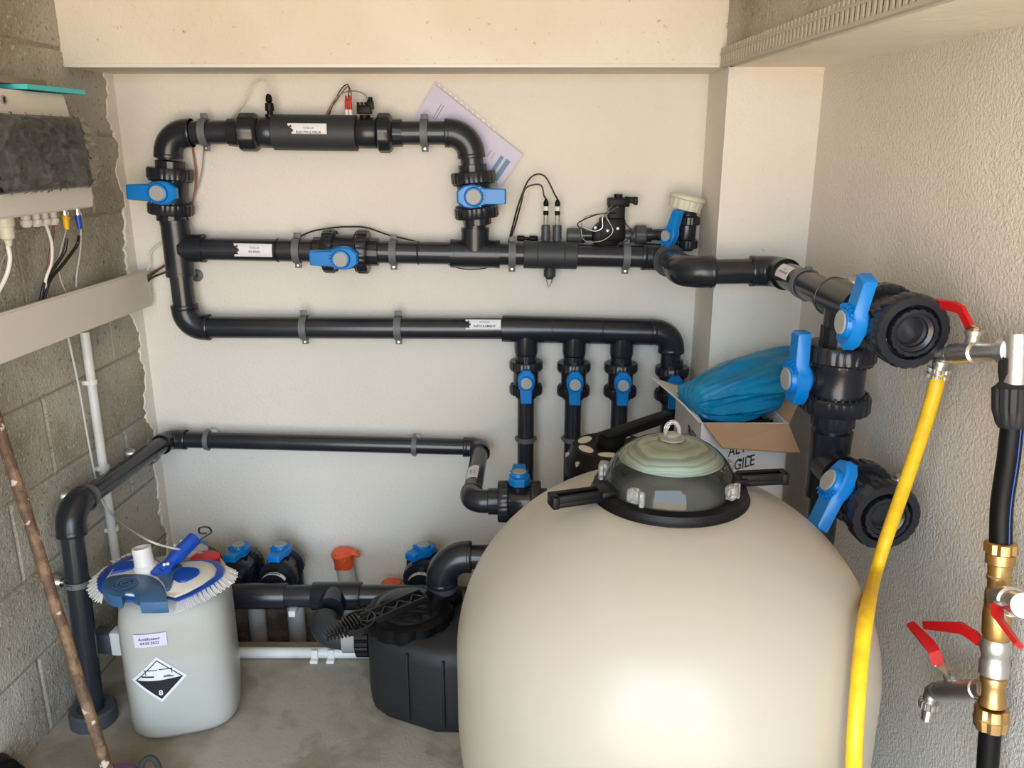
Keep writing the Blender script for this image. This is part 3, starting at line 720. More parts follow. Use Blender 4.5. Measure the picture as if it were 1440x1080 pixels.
lbs = ('blue-handled valve half hidden behind the brush head on the jerrycan', 'blue-handled valve on the low manifold, just right of the jerrycan', 'blue-handled valve with white ring sticker on the low manifold, third from left', 'blue-handled valve on the low manifold behind the pump')
for k, px in enumerate(vs_px):
    cp = B(px, 767, -.155); C = V((cp.x, -.155, zM + .002))
    valve('union_ball_valve', lbs[k], C, -Y, Z, -Y + X * (-.1, -.15, -.1, -.75)[k], D63 * .93, group='valves on the low suction manifold', conn=(1.25, 1.55), lever=1.0)
    p2 = thing('riser_pipe', ('white pipe stub under the valve hidden behind the jerrycan', 'white upright pipe in the trench just right of the jerrycan', 'white upright pipe in the trench left of the pump elbow', 'white upright pipe in the trench hidden behind the pump')[k], 'pipe', (C.x, -.055, ZT), 'white risers in the trench')
    bend(p2, V((C.x, -.052, zM)), -Y, -Z, D63 * .8, rad=.6, reach=1.0)
    socket(p2, V((C.x, -.052, zM - .15)), Z, .11, .034); seg(p2, V((C.x, -.052, ZT)), V((C.x, -.052, zM - .13)), .0275, M_wpvc)
    socket(p2, V((C.x, -.052, zM - .165)), Z, .02, .030, 'collar', M_strap)
    tv = C - Y * .10
    if k >= 2:
        f = cyl_map(tv, X, V((0, -.35, 1)), .0366)
        mm = MB(); Mx = []
        for i in range(13):
            a_ = radians(-60 + 120 * i / 12 + 90)
            for yy in (-.084, -.100): Mx.append(V((C.x + .0405 * cos(a_), C.y + yy, C.z + .0405 * sin(a_))))
        mm.add(Mx, [(2 * i, 2 * i + 1, 2 * i + 3, 2 * i + 2) for i in range(12)])
        so = mm.build('ring_sticker', M_paper, t, fix=False)
        tx = MB(); put(tx, text_geo('SKIMMER' if k == 2 else 'BONDE DE FOND', .011, .02), lambda u, v: V((C.x + .0409 * sin(u / .0409), C.y - .092 + v, C.z + .0409 * cos(u / .0409))))
        tx.build('printing', M_ink, so, smooth=0, fix=False)
# orange capped stubs
P0 = B(495, 850, -.045); P1 = B(482, 783, -.045)
t = thing('capped_pipe', 'white upright pipe stub with scrunched orange tape cap at the back wall', 'pipe', (P0.x, P0.y, ZT))
seg(t, V((P0.x + .02, P0.y, ZT)), P1, .0275, M_wpvc)
ax_ = (P1 - V((P0.x + .02, P0.y, ZT))).normalized()
m = MB(); m.lathe(P1 - ax_ * .034, ax_, [(0, .030), (.016, .032), (.03, .031), (.046, .034), (.056, .026), (.058, .001)], 18)
for k, v in enumerate(m.v): m.v[k] = v + V((noise.noise(v * 70), noise.noise(v * 70 + V((5, 0, 0))), noise.noise(v * 60 + V((0, 9, 0))))) * .006
m.tube([P1 + V((.02, 0, .015)), P1 + V((.04, 0, .012)), P1 + V((.055, -.005, .004))], [.010, .012, .004], 8)
m.build('tape_cap', M_orange, t)
P2 = B(550, 823, -.06); t = thing('capped_pipe', 'low pipe stub with orange taped top just behind the pump lid', 'pipe', (P2.x, P2.y, ZT))
seg(t, V((P2.x, P2.y, ZT)), P2 - Z * .01, .0275, M_wpvc)
m = MB(); m.lathe(P2 - Z * .03, Z, [(0, .031), (.03, .034), (.04, .030), (.042, .001)], 18); m.build('tape_cap', M_orange, t)
# floor conduit at the trench edge
A = V((LA + .08, -.375, .017)); t = thing('floor_conduit', 'white plastic conduit lying on the floor along the trench edge', 'conduit', A)
seg(t, A, V((.1, -.375, .017)), .0155, M_wpvc)
for px in (443, 466):
    c = B(px, 930, -.39); m = MB(); m.box(V((c.x, -.392, .006)), (.022, .03, .01), bev=.002); m.box(V((c.x, -.39, .02)), (.018, .006, .03), bev=.002); m.build('clip', M_white, t)

# ================================================================ PUMP
t = thing('pool_pump', 'black pool pump with strainer basket and wrench on its lid', 'pump', (-.25, -.55, 0))
pts = [(-.365, -.50), (-.366, -.57), (-.352, -.603), (-.32, -.632), (-.187, -.692), (-.12, -.694), (-.02, -.66), (.03, -.56), (.02, -.44), (-.06, -.39), (-.28, -.39), (-.345, -.42)]
def shrink(k, dz):
    cx = sum(p[0] for p in pts) / len(pts); cy = sum(p[1] for p in pts) / len(pts)
    return [V((cx + (p[0] - cx) * k, cy + (p[1] - cy) * k, dz)) for p in pts]
MB().loft([shrink(.93, 0), shrink(.98, .012), shrink(1.0, .05), shrink(1.0, .185), shrink(.97, .215), shrink(.85, .232)]).build('housing', M_blkm, t, smooth=50)
m = MB()
for (xa, ya, xb, yb) in ((-.255, -.665, -.255, -.665), (-.165, -.697, -.165, -.697)): m.box((xa, ya, .115), (.006, .008, .19), rot(-22), bev=.002)
m.build('rib', M_blkm, t)
PC = V((-.262, -.535, 0))
MB().lathe(V((PC.x, PC.y, .20)), Z, [(0, .098), (.03, .100)], 36).build('pot', M_blkm, t)
MB().lathe(V((PC.x, PC.y, .215)), Z, [(0, .104, 1), (.004, .112, 1), (.040, .112, 1), (.046, .100, 1), (.048, .08)], ribs=12, depth=.05).build('lock_ring', M_blk, t)
MB().lathe(V((PC.x, PC.y, .255)), Z, [(0, .088), (.012, .086), (.020, .07), (.024, .001)], 32).build('strainer_lid', M_smoke, t)
m = MB(); m.lathe(V((PC.x, PC.y, .235)), Z, [(0, .07), (.012, .072), (.013, .06), (.004, .058), (.003, .001)], 24); m.build('basket', M_cream, t)
A = V((-.37, -.49, zM - .012))
m = MB(); m.lathe(A + X * .03, -X, [(0, .042), (.045, .042), (.046, .038), (.075, .036)], 28); m.build('inlet', M_pvcg, t)
MB().lathe(A - X * .002, -X, [(0, .038), (.004, .050, 1), (.036, .050, 1), (.040, .040)], ribs=16, depth=.06).build('union_nut', M_blk, t)
MB().cyl(A - X * .035, A - X * .075, .039).build('inlet_sleeve', M_cabg, t)
XO, YO = -.185, -.455
MB().lathe(V((XO, YO, .21)), Z, [(0, .05, 1), (.004, .053, 1), (.048, .052, 1), (.054, .042)], ribs=14, depth=.06).build('union_nut', M_blk, t)
MB().cyl(V((XO, YO, .255)), V((XO, YO, .315)), .0395).build('outlet_sleeve', M_pvcg, t)
m = MB(); m.lathe(V((.03, -.53, .13)), V((1, .12, 0)), [(0, .07), (.02, .085), (.22, .085), (.24, .07)], ribs=20, depth=.06); m.build('motor', M_blk, t)
m = MB(); m.box((.2, -.51, .02), (.16, .12, .04), bev=.005); m.build('motor_foot', M_blkm, t)
# riser from pump to the multiport valve
t = thing('pump_riser', 'black pipe rising from the pump and bending right behind the filter', 'pipe', (XO, YO, .3))
zE = B(648, 783, YO).z; PE2 = V((XO, YO, zE)); 
seg(t, V((XO, YO, .31)), PE2 - Z * .04, .034); bend(t, PE2, -Z, X, D63, rad=1.05, reach=1.25, k=.66); seg(t, PE2 + X * .06, V((MV.x, YO, zE)), r63)
# wrench lying across the lid
WA = FLR(462, 893, .290); WB = FLR(598, 836, .322)
wd_ = (WB - WA).normalized(); ws = Z.cross(wd_).normalized(); wn = wd_.cross(ws)
t = thing('lid_wrench', 'black ribbed plastic lid wrench lying diagonally across the pump lid', 'wrench', WA)
L = (WB - WA).length; R3 = frame3(wd_, ws, wn)
m = MB(); 
for sg in (-1, 1): m.box(WA + wd_ * L * .66 + ws * sg * .020, (L * .62, .005, .016), R3, bev=.001)
for k in range(8):
    a_ = (.40 + .075 * k); m.box(WA + wd_ * L * a_, (.0035, .046, .012), R3 @ rot(35 if k % 2 else -35))
m.box(WA + wd_ * L * .98, (.006, .046, .016), R3, bev=.001)
m.build('shank', M_blk2, t)
m = MB(); c = WA + wd_ * L * .30
rg = []
for i in range(25):
    a_ = 2 * pi * i / 24; e = wd_ * cos(a_) + ws * sin(a_); rg.append([c + e * .038 - wn * .007, c + e * .043 - wn * .007, c + e * .043 + wn * .007, c + e * .038 + wn * .007])
m.loft(rg, caps=False); m.cyl(c - wn * .007, c + wn * .007, .008, 12)
for k in range(8):
    a_ = 2 * pi * k / 8 + .2; e = wd_ * cos(a_) + ws * sin(a_); m.box(c + e * .021, (.032, .003, .009), frame3(e, wn.cross(e), wn))
m.build('wheel', M_blk2, t)
m = MB(); m.box(WA + wd_ * .035, (.085, .012, .010), R3, bev=.002)
for k in range(11):
    s_ = .016 + .012 * min(k, 6) / 6; q = MB(); m.box(WA + wd_ * (-.006 + .0082 * k), (.0042, s_ * 1.5, s_), R3, bev=.001)
m.build('ribbed_tip', M_blk2, t)

# ================================================================ SAND FILTER
FC = V((.247, -1.205, 0)); ZL = .876
t = thing('sand_filter', 'large beige rounded pool sand filter tank with clear domed lid', 'filter', FC)
FR = .338
prof = [(0.0, .20), (.02, .215), (.10, .26), (.22, .305), (.34, .328), (.46, FR), (.53, FR), (.595, FR)]
for i in range(1, 19):
    q = i / 18 * radians(68.5); prof.append((.598 + .291 * sin(q), FR * cos(q) ** .94))
prof += [(ZL - .006, .120)]
MB().lathe(FC, Z, prof, 96, caps=False).build('tank', M_tank, t, smooth=60)
LT = V((FC.x, FC.y, ZL))
m = MB(); m.lathe(LT - Z * .012, Z, [(0, .118), (.002, .1235), (.008, .1235), (.012, .12), (.020, .119), (.022, .104), (.012, .103), (.012, .09)], 64, caps=False); m.build('clamp_ring', M_blk, t)
m = MB(); m.lathe(LT - Z * .022, Z, [(.018, .1), (.0, .098), (-.1, .09), (-.12, .001)], 32, caps=False); m.build('neck', M_blk, t)
MB().lathe(LT - Z * .016, Z, [(0, .105), (.001, .126), (.005, .126), (.006, .118)], 48).build('gasket', M_strap, t)
for ang, ln, z_ in ((198, .088, .004), (7, .080, .008)):
    q = radians(ang); e = V((cos(q), sin(q), 0)); s2 = Z.cross(e); R4 = frame3(e, s2, Z)
    m = MB(); c = LT + e * (.112 + ln / 2) + Z * z_
    m.box(c, (ln, .026, .010), R4, bev=.003)
    for sg in (-1, 1): m.box(c + s2 * sg * .010 + Z * .008, (ln, .006, .012), R4, bev=.002)
    m.box(LT + e * .108 + Z * .012, (.030, .038, .012), R4, bev=.004)
    m.box(LT + e * (.112 + ln - .006) + Z * (z_ + .004), (.012, .028, .020), R4, bev=.003)
    m.build('ring_handle', M_blk, t)
zd = ZL + .006; hp = []
for i in range(13):
    q = radians(90 * i / 12); hp.append((.081 * sin(q), .102 * cos(q) ** .9 if i < 12 else .001))
MB().lathe(V((FC.x, FC.y, zd)), Z, [(0, .104)] + hp, 64, caps=False).build('dome_lid', M_dome, t, smooth=60)
hp2 = [(h * .975, r * .975) for h, r in hp if h > .044]
dl = MB().lathe(V((FC.x, FC.y, zd)), Z, hp2, 64, caps=False).build('scale_deposit', M_dep, t, smooth=60)
m = MB(); top = V((FC.x, FC.y, zd + .078))
m.lathe(top, Z, [(0, .022), (.004, .022), (.006, .012), (.010, .010)], 20)
rg = [top + V((.0105 * cos(radians(a_)), 0, .012 + .016 * sin(radians(a_)))) for a_ in range(-20, 201, 20)]
m.tube(rg, .0036, 10); m.build('dome_knob', M_clear, t)
for ang in (-130, -40, 165, 20):
    q = radians(ang); e = V((cos(q), sin(q), 0)); s2 = Z.cross(e)
    m = MB(); m.box(LT + e * .104 + Z * .025, (.016, .020, .022), frame3(e, s2, Z), bev=.004); m.cyl(LT + e * .106 + s2 * .014 + Z * .012, LT + e * .106 + s2 * .014 + Z * .034, .0045, 10); m.build('lid_lug', M_clear, t)
m = MB(); m.lathe(FC, Z, [(0, .24), (.03, .24), (.05, .22)], 48); m.build('foot', M_blk, t)

# ================================================================ BOXES AND BAG behind the filter
bx0, bx1, by0, by1 = .448, .652, -.555, -.245
zb0, zb1 = .47, B(990, 595, by0).z
m = MB(); m.box(((bx0 + .675) / 2, (by0 + by1) / 2, zb0 / 2), (.675 - bx0 - .004, by1 - by0 - .01, zb0), bev=.003)
tag(m.build('carton', M_card), 'brown cardboard carton standing on the floor under the white box', 'box')
t = thing('open_box', 'open white carton marked fragile behind the filter, brown inner flap folded down', 'box', (bx0, by0, zb0))
th_ = .004; zz = (zb0 + zb1) / 2; hh = zb1 - zb0
for nm, c, s_ in (('front_panel', ((bx0 + bx1) / 2, by0 + th_ / 2, zz), (bx1 - bx0, th_, hh)), ('back_panel', ((bx0 + bx1) / 2, by1 - th_ / 2, zz), (bx1 - bx0, th_, hh)),
                  ('side_panel', (bx0 + th_ / 2, (by0 + by1) / 2, zz), (th_, by1 - by0 - .002, hh - .001)), ('side_panel', (bx1 - th_ / 2, (by0 + by1) / 2, zz), (th_, by1 - by0 - .002, hh - .001)),
                  ('bottom_panel', ((bx0 + bx1) / 2, (by0 + by1) / 2, zb0 + .003), (bx1 - bx0 - .01, by1 - by0 - .01, .004))):
    fp = MB().box(c, s_).build(nm, M_cardw, t, smooth=0)
    if nm == 'front_panel': fpn = fp
    if nm == 'side_panel' and c[0] < .5: spn = fp
def flap(pts, nm, mt, th=.004):
    a, b, c, d = [V(p) for p in pts]; n = (b - a).cross(d - a).normalized() * th / 2
    m = MB(); m.add([p + n for p in (a, b, c, d)] + [p - n for p in (a, b, c, d)], [(0, 1, 2, 3), (7, 6, 5, 4), (0, 4, 5, 1), (1, 5, 6, 2), (2, 6, 7, 3), (3, 7, 4, 0)])
    return m.build(nm, mt, t, smooth=0)
flap([(bx0 + .004, by0 - .003, zb1), (bx1, by0 - .003, zb1 - .002), B(1125, 637, by0 - .06), B(1016, 630, by0 - .07)], 'flap', M_card)
flap([(bx0 - .002, by0 + .003, zb1), (bx0 - .002, by1, zb1), B(917, 531, by1 + .02), B(958, 566, by0 + .10)], 'flap', M_cardw, .004)
flap([(bx1 + .002, by0 + .003, zb1), (bx1 + .002, by1 - .05, zb1), (bx1 + .035, by1 - .05, zb1 + .07), (bx1 + .035, by0 + .03, zb1 + .055)], 'flap', M_card)
m = MB(); fm = lambda u, v: V((.548 + u, by0 - .0008, 0)) + Z * v
def skew(body, size, cx, cz, k=.33, bold=.01, mapf=None, sxx=.75):
    g = text_geo(body, size, bold, sxx); put(m, g, lambda u, v: mapf(cx + u, cz + v + k * u))
mf = lambda u, v: V((u, by0 - .0008, v))
skew('FRAGILE', .040, .535, B(1045, 655, by0).z, mapf=mf, sxx=.62); skew('ALTO', .040, .548, B(1043, 630, by0).z, mapf=mf, sxx=.62)
for (px, py) in ((1041, 647), (1053, 642), (1038, 680), (1050, 676)):
    c = B(px, py, by0); m.box(c - Y * .0006, (.008, .0004, .006))
m.build('printing', M_ink, fpn, smooth=0, fix=False)
m = MB(); mf2 = lambda u, v: V((bx0 - .0008, by0 + .02 - u, v))
g = text_geo('FRAGILE', .036, .03, .7); put(m, g, lambda u, v: V((bx0 - .0008, by0 + .09 - u, zb1 - .062 + v + .05 * u)))
m.build('printing', M_ink, spn, smooth=0, fix=False)
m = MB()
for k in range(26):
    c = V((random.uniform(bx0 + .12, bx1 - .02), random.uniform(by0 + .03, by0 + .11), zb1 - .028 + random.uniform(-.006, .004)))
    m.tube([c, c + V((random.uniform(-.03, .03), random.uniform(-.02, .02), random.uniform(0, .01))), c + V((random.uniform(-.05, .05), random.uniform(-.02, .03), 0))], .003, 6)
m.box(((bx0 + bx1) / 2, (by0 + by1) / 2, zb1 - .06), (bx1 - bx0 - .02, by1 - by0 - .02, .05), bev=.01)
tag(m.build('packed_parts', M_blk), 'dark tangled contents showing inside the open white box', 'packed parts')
# crumpled blue bag
BA, BB = B(975, 562, -.46), B(1140, 528, -.34)
bd_ = (BB - BA).normalized(); bs = Z.cross(bd_).normalized(); bn = bd_.cross(bs); L = (BB - BA).length
rg = []
for i in range(61):
    u = i / 60; hgt = .030 + .044 * min(1, u * 2.6) ** .6 * (1 - .25 * max(0, (u - .75) / .25) ** 2); wdh = .070 + .035 * sin(pi * min(1, u * 1.1))
    if i == 0: hgt *= .6; wdh *= .7
    if i == 1: hgt *= .9; wdh *= .93
    if i == 60: hgt *= .6; wdh *= .8
    r_ = []
    for k in range(90):
        q = 2 * pi * k / 90; cx, cy = cos(q), sin(q)
        w1 = noise.noise(V((u * 1.6, cx * 1.8, cy * 1.8))); f = .93 + .22 * w1 + .16 * (.5 - abs(noise.noise(V((u * 1.3 + 9, cx * 2.3, cy * 2.3 + 4))) * 2)) + .11 * noise.noise(V((u * 2.6, cx * 6, cy * 6)))
        r_.append(BA + bd_ * L * (u * 1.06 - .03) + bs * cx * wdh * f + bn * cy * hgt * f + Z * (.010 - .012 * (1 - u)))
    rg.append(r_)
m = MB(); m.loft(rg); tag(m.build('plastic_bag', M_bag, smooth=50), 'crumpled turquoise blue plastic bag stuffed into the white box', 'bag')

# ================================================================ JERRYCAN
JC = V((-.842, -.562, 0)); JR = rot(17)
def superell(a, b, n, z, N=48, c=JC, R=JR):
    out = []
    for k in range(N):
        q = 2 * pi * k / N; cc, ss = cos(q), sin(q)
        out.append(c + R @ V((a * math.copysign(abs(cc) ** (2 / n), cc), b * math.copysign(abs(ss) ** (2 / n), ss), z)))
    return out
JA, JB = .131, .152
t = thing('jerrycan', 'translucent white jerrycan of clear liquid with corrosive diamond label', 'jerrycan', JC)
pr = [(.0, .86), (.004, .92), (.018, .985), (.05, 1.0), (.15, 1.005), (.26, 1.0), (.30, .985), (.33, .95), (.352, .88), (.364, .78), (.370, .6)]
MB().loft([superell(JA * k, JB * k, 3.6, z) for z, k in pr]).build('body', M_jug, t, smooth=60)
MB().loft([superell(JA * k * .985, JB * k * .985, 3.6, z) for z, k in ((.004, .86), (.01, .93), (.03, .985), (.15, .99), (.222, .99))]).build('liquid', M_liquid, t, smooth=50)
cc = JC + JR @ V((.045, .075, .36)); m = MB(); m.lathe(cc, Z, [(0, .035), (.03, .035)], 24); m.build('neck', M_jug, t)
m = MB(); cc = FLR(288, 780, .40); m.lathe(V((cc.x, cc.y, .365)), Z, [(0, .036, 1), (.028, .036, 1), (.032, .030)], ribs=18, depth=.05); m.build('screw_cap', M_red, t)
# labels follow the front face
fn = JR @ V((0, -1, 0)); fxv = JR @ V((1, 0, 0))
def jf(u, v, e=.0012):                                       # front face point: u across, z
    uu = max(-.999, min(.999, u / JA)); yy = -JB * (1 - abs(uu) ** 3.6) ** (1 / 3.6)
    kz = 1.003
    return JC + JR @ V((u * kz, yy * kz - e, 0)) + Z * v
def jpoly(pts, e, mt, nm, par):
    """subdivided flat polygon wrapped on the can"""
    bm = bmesh.new(); vsb = [bm.verts.new((p[0], p[1], 0)) for p in pts]; bm.faces.new(vsb)
    for k in range(-11, 12):
        g = bm.verts[:] + bm.edges[:] + bm.faces[:]
        bmesh.ops.bisect_plane(bm, geom=g, plane_co=(k * .01, 0, 0), plane_no=(1, 0, 0))
    bm.verts.index_update(); mm = MB(); mm.add([jf(q.co.x, q.co.y, e) for q in bm.verts], [[q.index for q in f.verts] for f in bm.faces]); bm.free()
    return mm.build(nm, mt, par, fix=False)
du, dvz, s_ = -.040, .178, .062
dia = jpoly([(du - s_, dvz), (du, dvz - s_), (du + s_, dvz), (du, dvz + s_)], .0014, M_paper, 'hazard_label', t); dia['label'] = 'white and black diamond corrosive label with figure 8'
k = .86; k2 = .83
mm = [(du - s_ * k, dvz), (du, dvz - s_ * k), (du + s_ * k, dvz), (du, dvz - .004)]
jpoly([(du - s_ * k, dvz + .001), (du, dvz - s_ * k), (du + s_ * k, dvz + .001), (du, dvz - .002)], .0020, M_ink, 'black_half', dia)
w_ = .0022
for sg in (-1, 1): jpoly([(du + sg * s_ * k, dvz), (du, dvz + s_ * k), (du, dvz + s_ * k - w_ * 1.5), (du + sg * (s_ * k - w_ * 1.5), dvz)], .0020, M_ink, 'border', dia)
jpoly([(du - .038, dvz + .009), (du - .010, dvz + .007), (du - .010, dvz + .011), (du - .038, dvz + .013)], .0020, M_ink, 'bar_symbol', dia)
for sg in (-1, 1):
    a_ = du + sg * .017
    jpoly([(a_ - .015, dvz + .026), (a_ + .015, dvz + .025), (a_ + .015, dvz + .0275), (a_ - .015, dvz + .0285)], .0020, M_ink, 'tube_symbol', dia)
    jpoly([(a_ + sg * .012, dvz + .014), (a_ + sg * .012 + .0016, dvz + .014), (a_ + sg * .012 + .0016, dvz + .025), (a_ + sg * .012, dvz + .025)], .0020, M_ink, 'drip_symbol', dia)
jpoly([(du + .010, dvz + .005), (du + .032, dvz + .004), (du + .034, dvz + .006), (du + .022, dvz + .011), (du + .010, dvz + .009)], .0020, M_inkg, 'hand_symbol', dia)
m = MB(); put(m, text_geo('8', .020, .02), lambda u, v: jf(du + u, dvz - .036 + v, .0026)); m.build('number', M_paper, dia, smooth=0, fix=False)
lu, lv = -.048, .285
lab = jpoly([(lu - .036, lv - .017), (lu + .036, lv - .017), (lu + .036, lv + .017), (lu - .036, lv + .017)], .0015, M_lilac, 'date_label', t)
m = MB(); put(m, text_geo('Acidificateur', .0095, .02), lambda u, v: jf(lu - .002 + u, lv + .004 + v, .002)); put(m, text_geo('04.05.2022', .0095, .02), lambda u, v: jf(lu - .002 + u, lv - .007 + v, .002)); m.build('printing', M_ink, lab, smooth=0, fix=False)

# ---- vacuum head on the jerrycan
ZV = .385
def fz(px, py, z=ZV): return FLR(px, py, z)
t = thing('pool_vacuum_head', 'blue and white pool vacuum brush head lying on top of the jerrycan', 'pool brush', fz(225, 815))
outl = [(137, 828), (138, 814), (148, 800), (168, 788), (190, 780), (206, 777), (217, 784), (228, 792), (244, 791), (266, 787), (292, 786), (308, 790), (316, 799), (313, 811), (294, 825), (270, 838), (250, 846), (236, 843), (200, 846), (160, 841), (143, 835)]
def ring(z, k):
    P = [fz(*p, z) for p in outl]; c = sum(P, V((0, 0, 0))) / len(P)
    return [V((c.x + (p.x - c.x) * k, c.y + (p.y - c.y) * k, p.z)) for p in P]
MB().loft([ring(ZV - .008, .97), ring(ZV, 1.0), ring(ZV + .012, 1.0), ring(ZV + .017, .95)]).build('rim', M_royal, t, smooth=60)
MB().loft([ring(ZV + .015, .88), ring(ZV + .023, .86), ring(ZV + .027, .80)]).build('plate', M_trunk, t, smooth=60)
def pad(pts, z0, z1, nm, mt, par=t, sm=True):
    pts = [(p.x, p.y) for p in bez([V((a_, b_, 0)) for a_, b_ in list(pts) + [pts[0]]], 4)[:-1]] if sm else pts
    P1_ = [fz(*p, z1) for p in pts]; P0 = [V((p.x, p.y, z0)) for p in P1_]
    c = sum(P1_, V((0, 0, 0))) / len(P1_); P2_ = [V((c.x + (p.x - c.x) * .97, c.y + (p.y - c.y) * .97, z1 + .002)) for p in P1_]
    return MB().loft([P0, P1_, P2_]).build(nm, mt, par, smooth=50)
pad([(156, 806), (166, 795), (180, 790), (192, 790), (190, 797), (172, 803)], ZV + .022, ZV + .030, 'insert', M_royal)
pad([(240, 810), (246, 800), (262, 798), (278, 800), (280, 806), (266, 815), (252, 818)], ZV + .022, ZV + .030, 'insert', M_royal)
pad([(143, 826), (146, 816), (154, 811), (175, 808), (200, 808), (214, 811), (224, 817), (231, 826), (234, 836), (236, 847), (218, 848), (197, 848), (195, 838), (185, 833), (174, 833), (171, 841), (158, 839), (148, 834)], ZV + .004, ZV + .030, 'front_shell', M_navy, sm=False)
pad([(222, 809), (230, 796), (256, 794), (246, 806), (240, 824), (234, 828), (230, 818)], ZV + .020, ZV + .034, 'cross_band', M_navy)
O = fz(206, 806, ZV + .02); MB().lathe(O, V((-.12, .1, 1)), [(0, .028), (.018, .027), (.022, .023), (.05, .0215), (.056, .0225), (.066, .0215), (.066, .015), (.04, .014)], 28).build('hose_swivel', M_white, t)
q = MB(); oc = fz(176, 820, ZV + .0345)
for r_ in (.010, .019, .027): q.lathe(oc, Z, [(0, r_ - .0018), (.001, r_), (.0, r_ + .0018)], 28, caps=False)
q.build('embossed_rings', M_navy, t)
A, Bh = fz(228, 803, ZV + .035), fz(274, 757, ZV + .075); hd = (Bh - A).normalized(); sd2 = Z.cross(hd).normalized()
m = MB(); m.tube([A, A + hd * .02, A + (Bh - A) * .4, Bh], [.011, .014, .017, .018], 16)
m.tube([A + sd2 * .020 - hd * .006, A + hd * .05], [.007, .012], 12); m.tube([A - sd2 * .020 - hd * .010, A + hd * .04], [.007, .012], 12)
m.box(A - hd * .002, (.03, .050, .012), frame3(hd, sd2, hd.cross(sd2)), bev=.004); hh_ = m.build('handle_bracket', M_royal, t, smooth=60)
for px, py in ((246, 767), (255, 761), (236, 793), (231, 794), (252, 782), (258, 777)):
    c = fz(px, py, ZV + .055); MB().sphere(c, .0042, 10, 7).build('pin', M_white, hh_)
m = MB(); m.tube(bez([Bh - hd * .02 + V((.012, 0, 0)), Bh + V((.028, .0, .006)), Bh + V((.040, .006, .014)), Bh + V((.030, .016, .022)), Bh + V((.010, .012, .022)), Bh + V((.014, 0, .014)), Bh + V((.030, .004, .012))], 5), .0022, 8); m.build('spring_clip', M_cabl, t)
# bristle tufts (one mesh shared, ring around both wings)
def tuft(p, e, ln=.026):
    s2 = Z.cross(e).normalized(); n2 = e.cross(s2); q = MB()
    for k in range(4):
        o = s2 * (k - 1.5) * .0017; e2 = (e + s2 * (k - 1.5) * .10 - Z * (.12 + .25 * random.random())).normalized()
        q.tube([p + o, p + o + e2 * ln * .6, p + o * 1.5 + e2 * ln * random.uniform(.92, 1.05)], [.0012, .0015, .0018], 5)
    return q.build('bristle_tuft', M_white, t)
path = [(316, 796), (318, 803), (312, 812), (292, 826), (268, 838), (250, 845)]
Pp = [fz(*p, ZV + .002) for p in path]; Pl = bez(Pp, 4)
c0_ = fz(262, 806, ZV)
for p in Pl: tuft(p, (p - c0_ - Z * (p - c0_).z).normalized() * 1 + V((.3, -.45, -.5)), .030)
c1_ = fz(175, 808, ZV)
for p in bez([fz(*q, ZV + .002) for q in [(146, 833), (137, 824), (138, 810), (150, 797)]], 3): tuft(p, ((p - c1_).normalized() + V((-.3, -.5, -.6))).normalized(), .026)
for p in bez([fz(*q, ZV + .004) for q in [(160, 790), (180, 781), (205, 778)]], 3): tuft(p, ((p - c1_).normalized() + V((0, .4, .1))).normalized(), .012)

# ================================================================ LEFT WALL FITTINGS
# trunking
def lw(y, off, z): return V((LA + LB * y + off, y, z))
z0t, z1t = .945, 1.050
t = thing('cable_trunking', 'long white plastic cable trunking along the block wall', 'trunking', lw(-.9, .025, z0t))
ring_ = lambda y: [lw(y, .001, z0t), lw(y, .048, z0t), lw(y, .050, z0t + .003), lw(y, .050, z1t - .003), lw(y, .048, z1t), lw(y, .040, z1t), lw(y, .040, z1t - .012), lw(y, .001, z1t - .012)]
ye = LW(208, 378, .05).y
MB().loft([ring_(-1.9), ring_(ye)]).build('channel', M_trunk, t)
MB().loft([[lw(y, .0505, z0t + .004), lw(y, .053, z0t + .004), lw(y, .053, z1t - .004), lw(y, .0505, z1t - .004)] for y in (-1.9, ye - .002)]).build('cover', M_trunk, t)
# vertical conduit
A = LW(118, 462, .018); Bq = lw(A.y - .012, .018, .12)
t = thing('wall_conduit', 'white vertical conduit on the block wall below the trunking', 'conduit', Bq)
seg(t, V((A.x, A.y, z0t - .012)), Bq, .0115, M_wpvc)
for zq_ in (.80, .56, .38):
    c = V((A.x, A.y, zq_)); m = MB(); m.lathe(c - Z * .006, Z, [(0, .0135), (.012, .0135)], 16); m.box(c - NL * .008, (.02, .034, .012), frame3(NL, WL, Z), bev=.002); m.build('clip', M_white, t)
# clear dosing tube
P = [LW(96, 475, .012), LW(110, 540, .008), LW(128, 640, .008), LW(142, 700, .012), LW(162, 728, .06), FLR(205, 758, .50), FLR(240, 770, .47), FLR(270, 775, .43), FLR(286, 778, .395)]
tag(MB().tube(bez(P, 8), .0028, 8).build('dosing_tube', M_tube), 'thin clear tube running down the block wall into the jerrycan cap', 'tube')
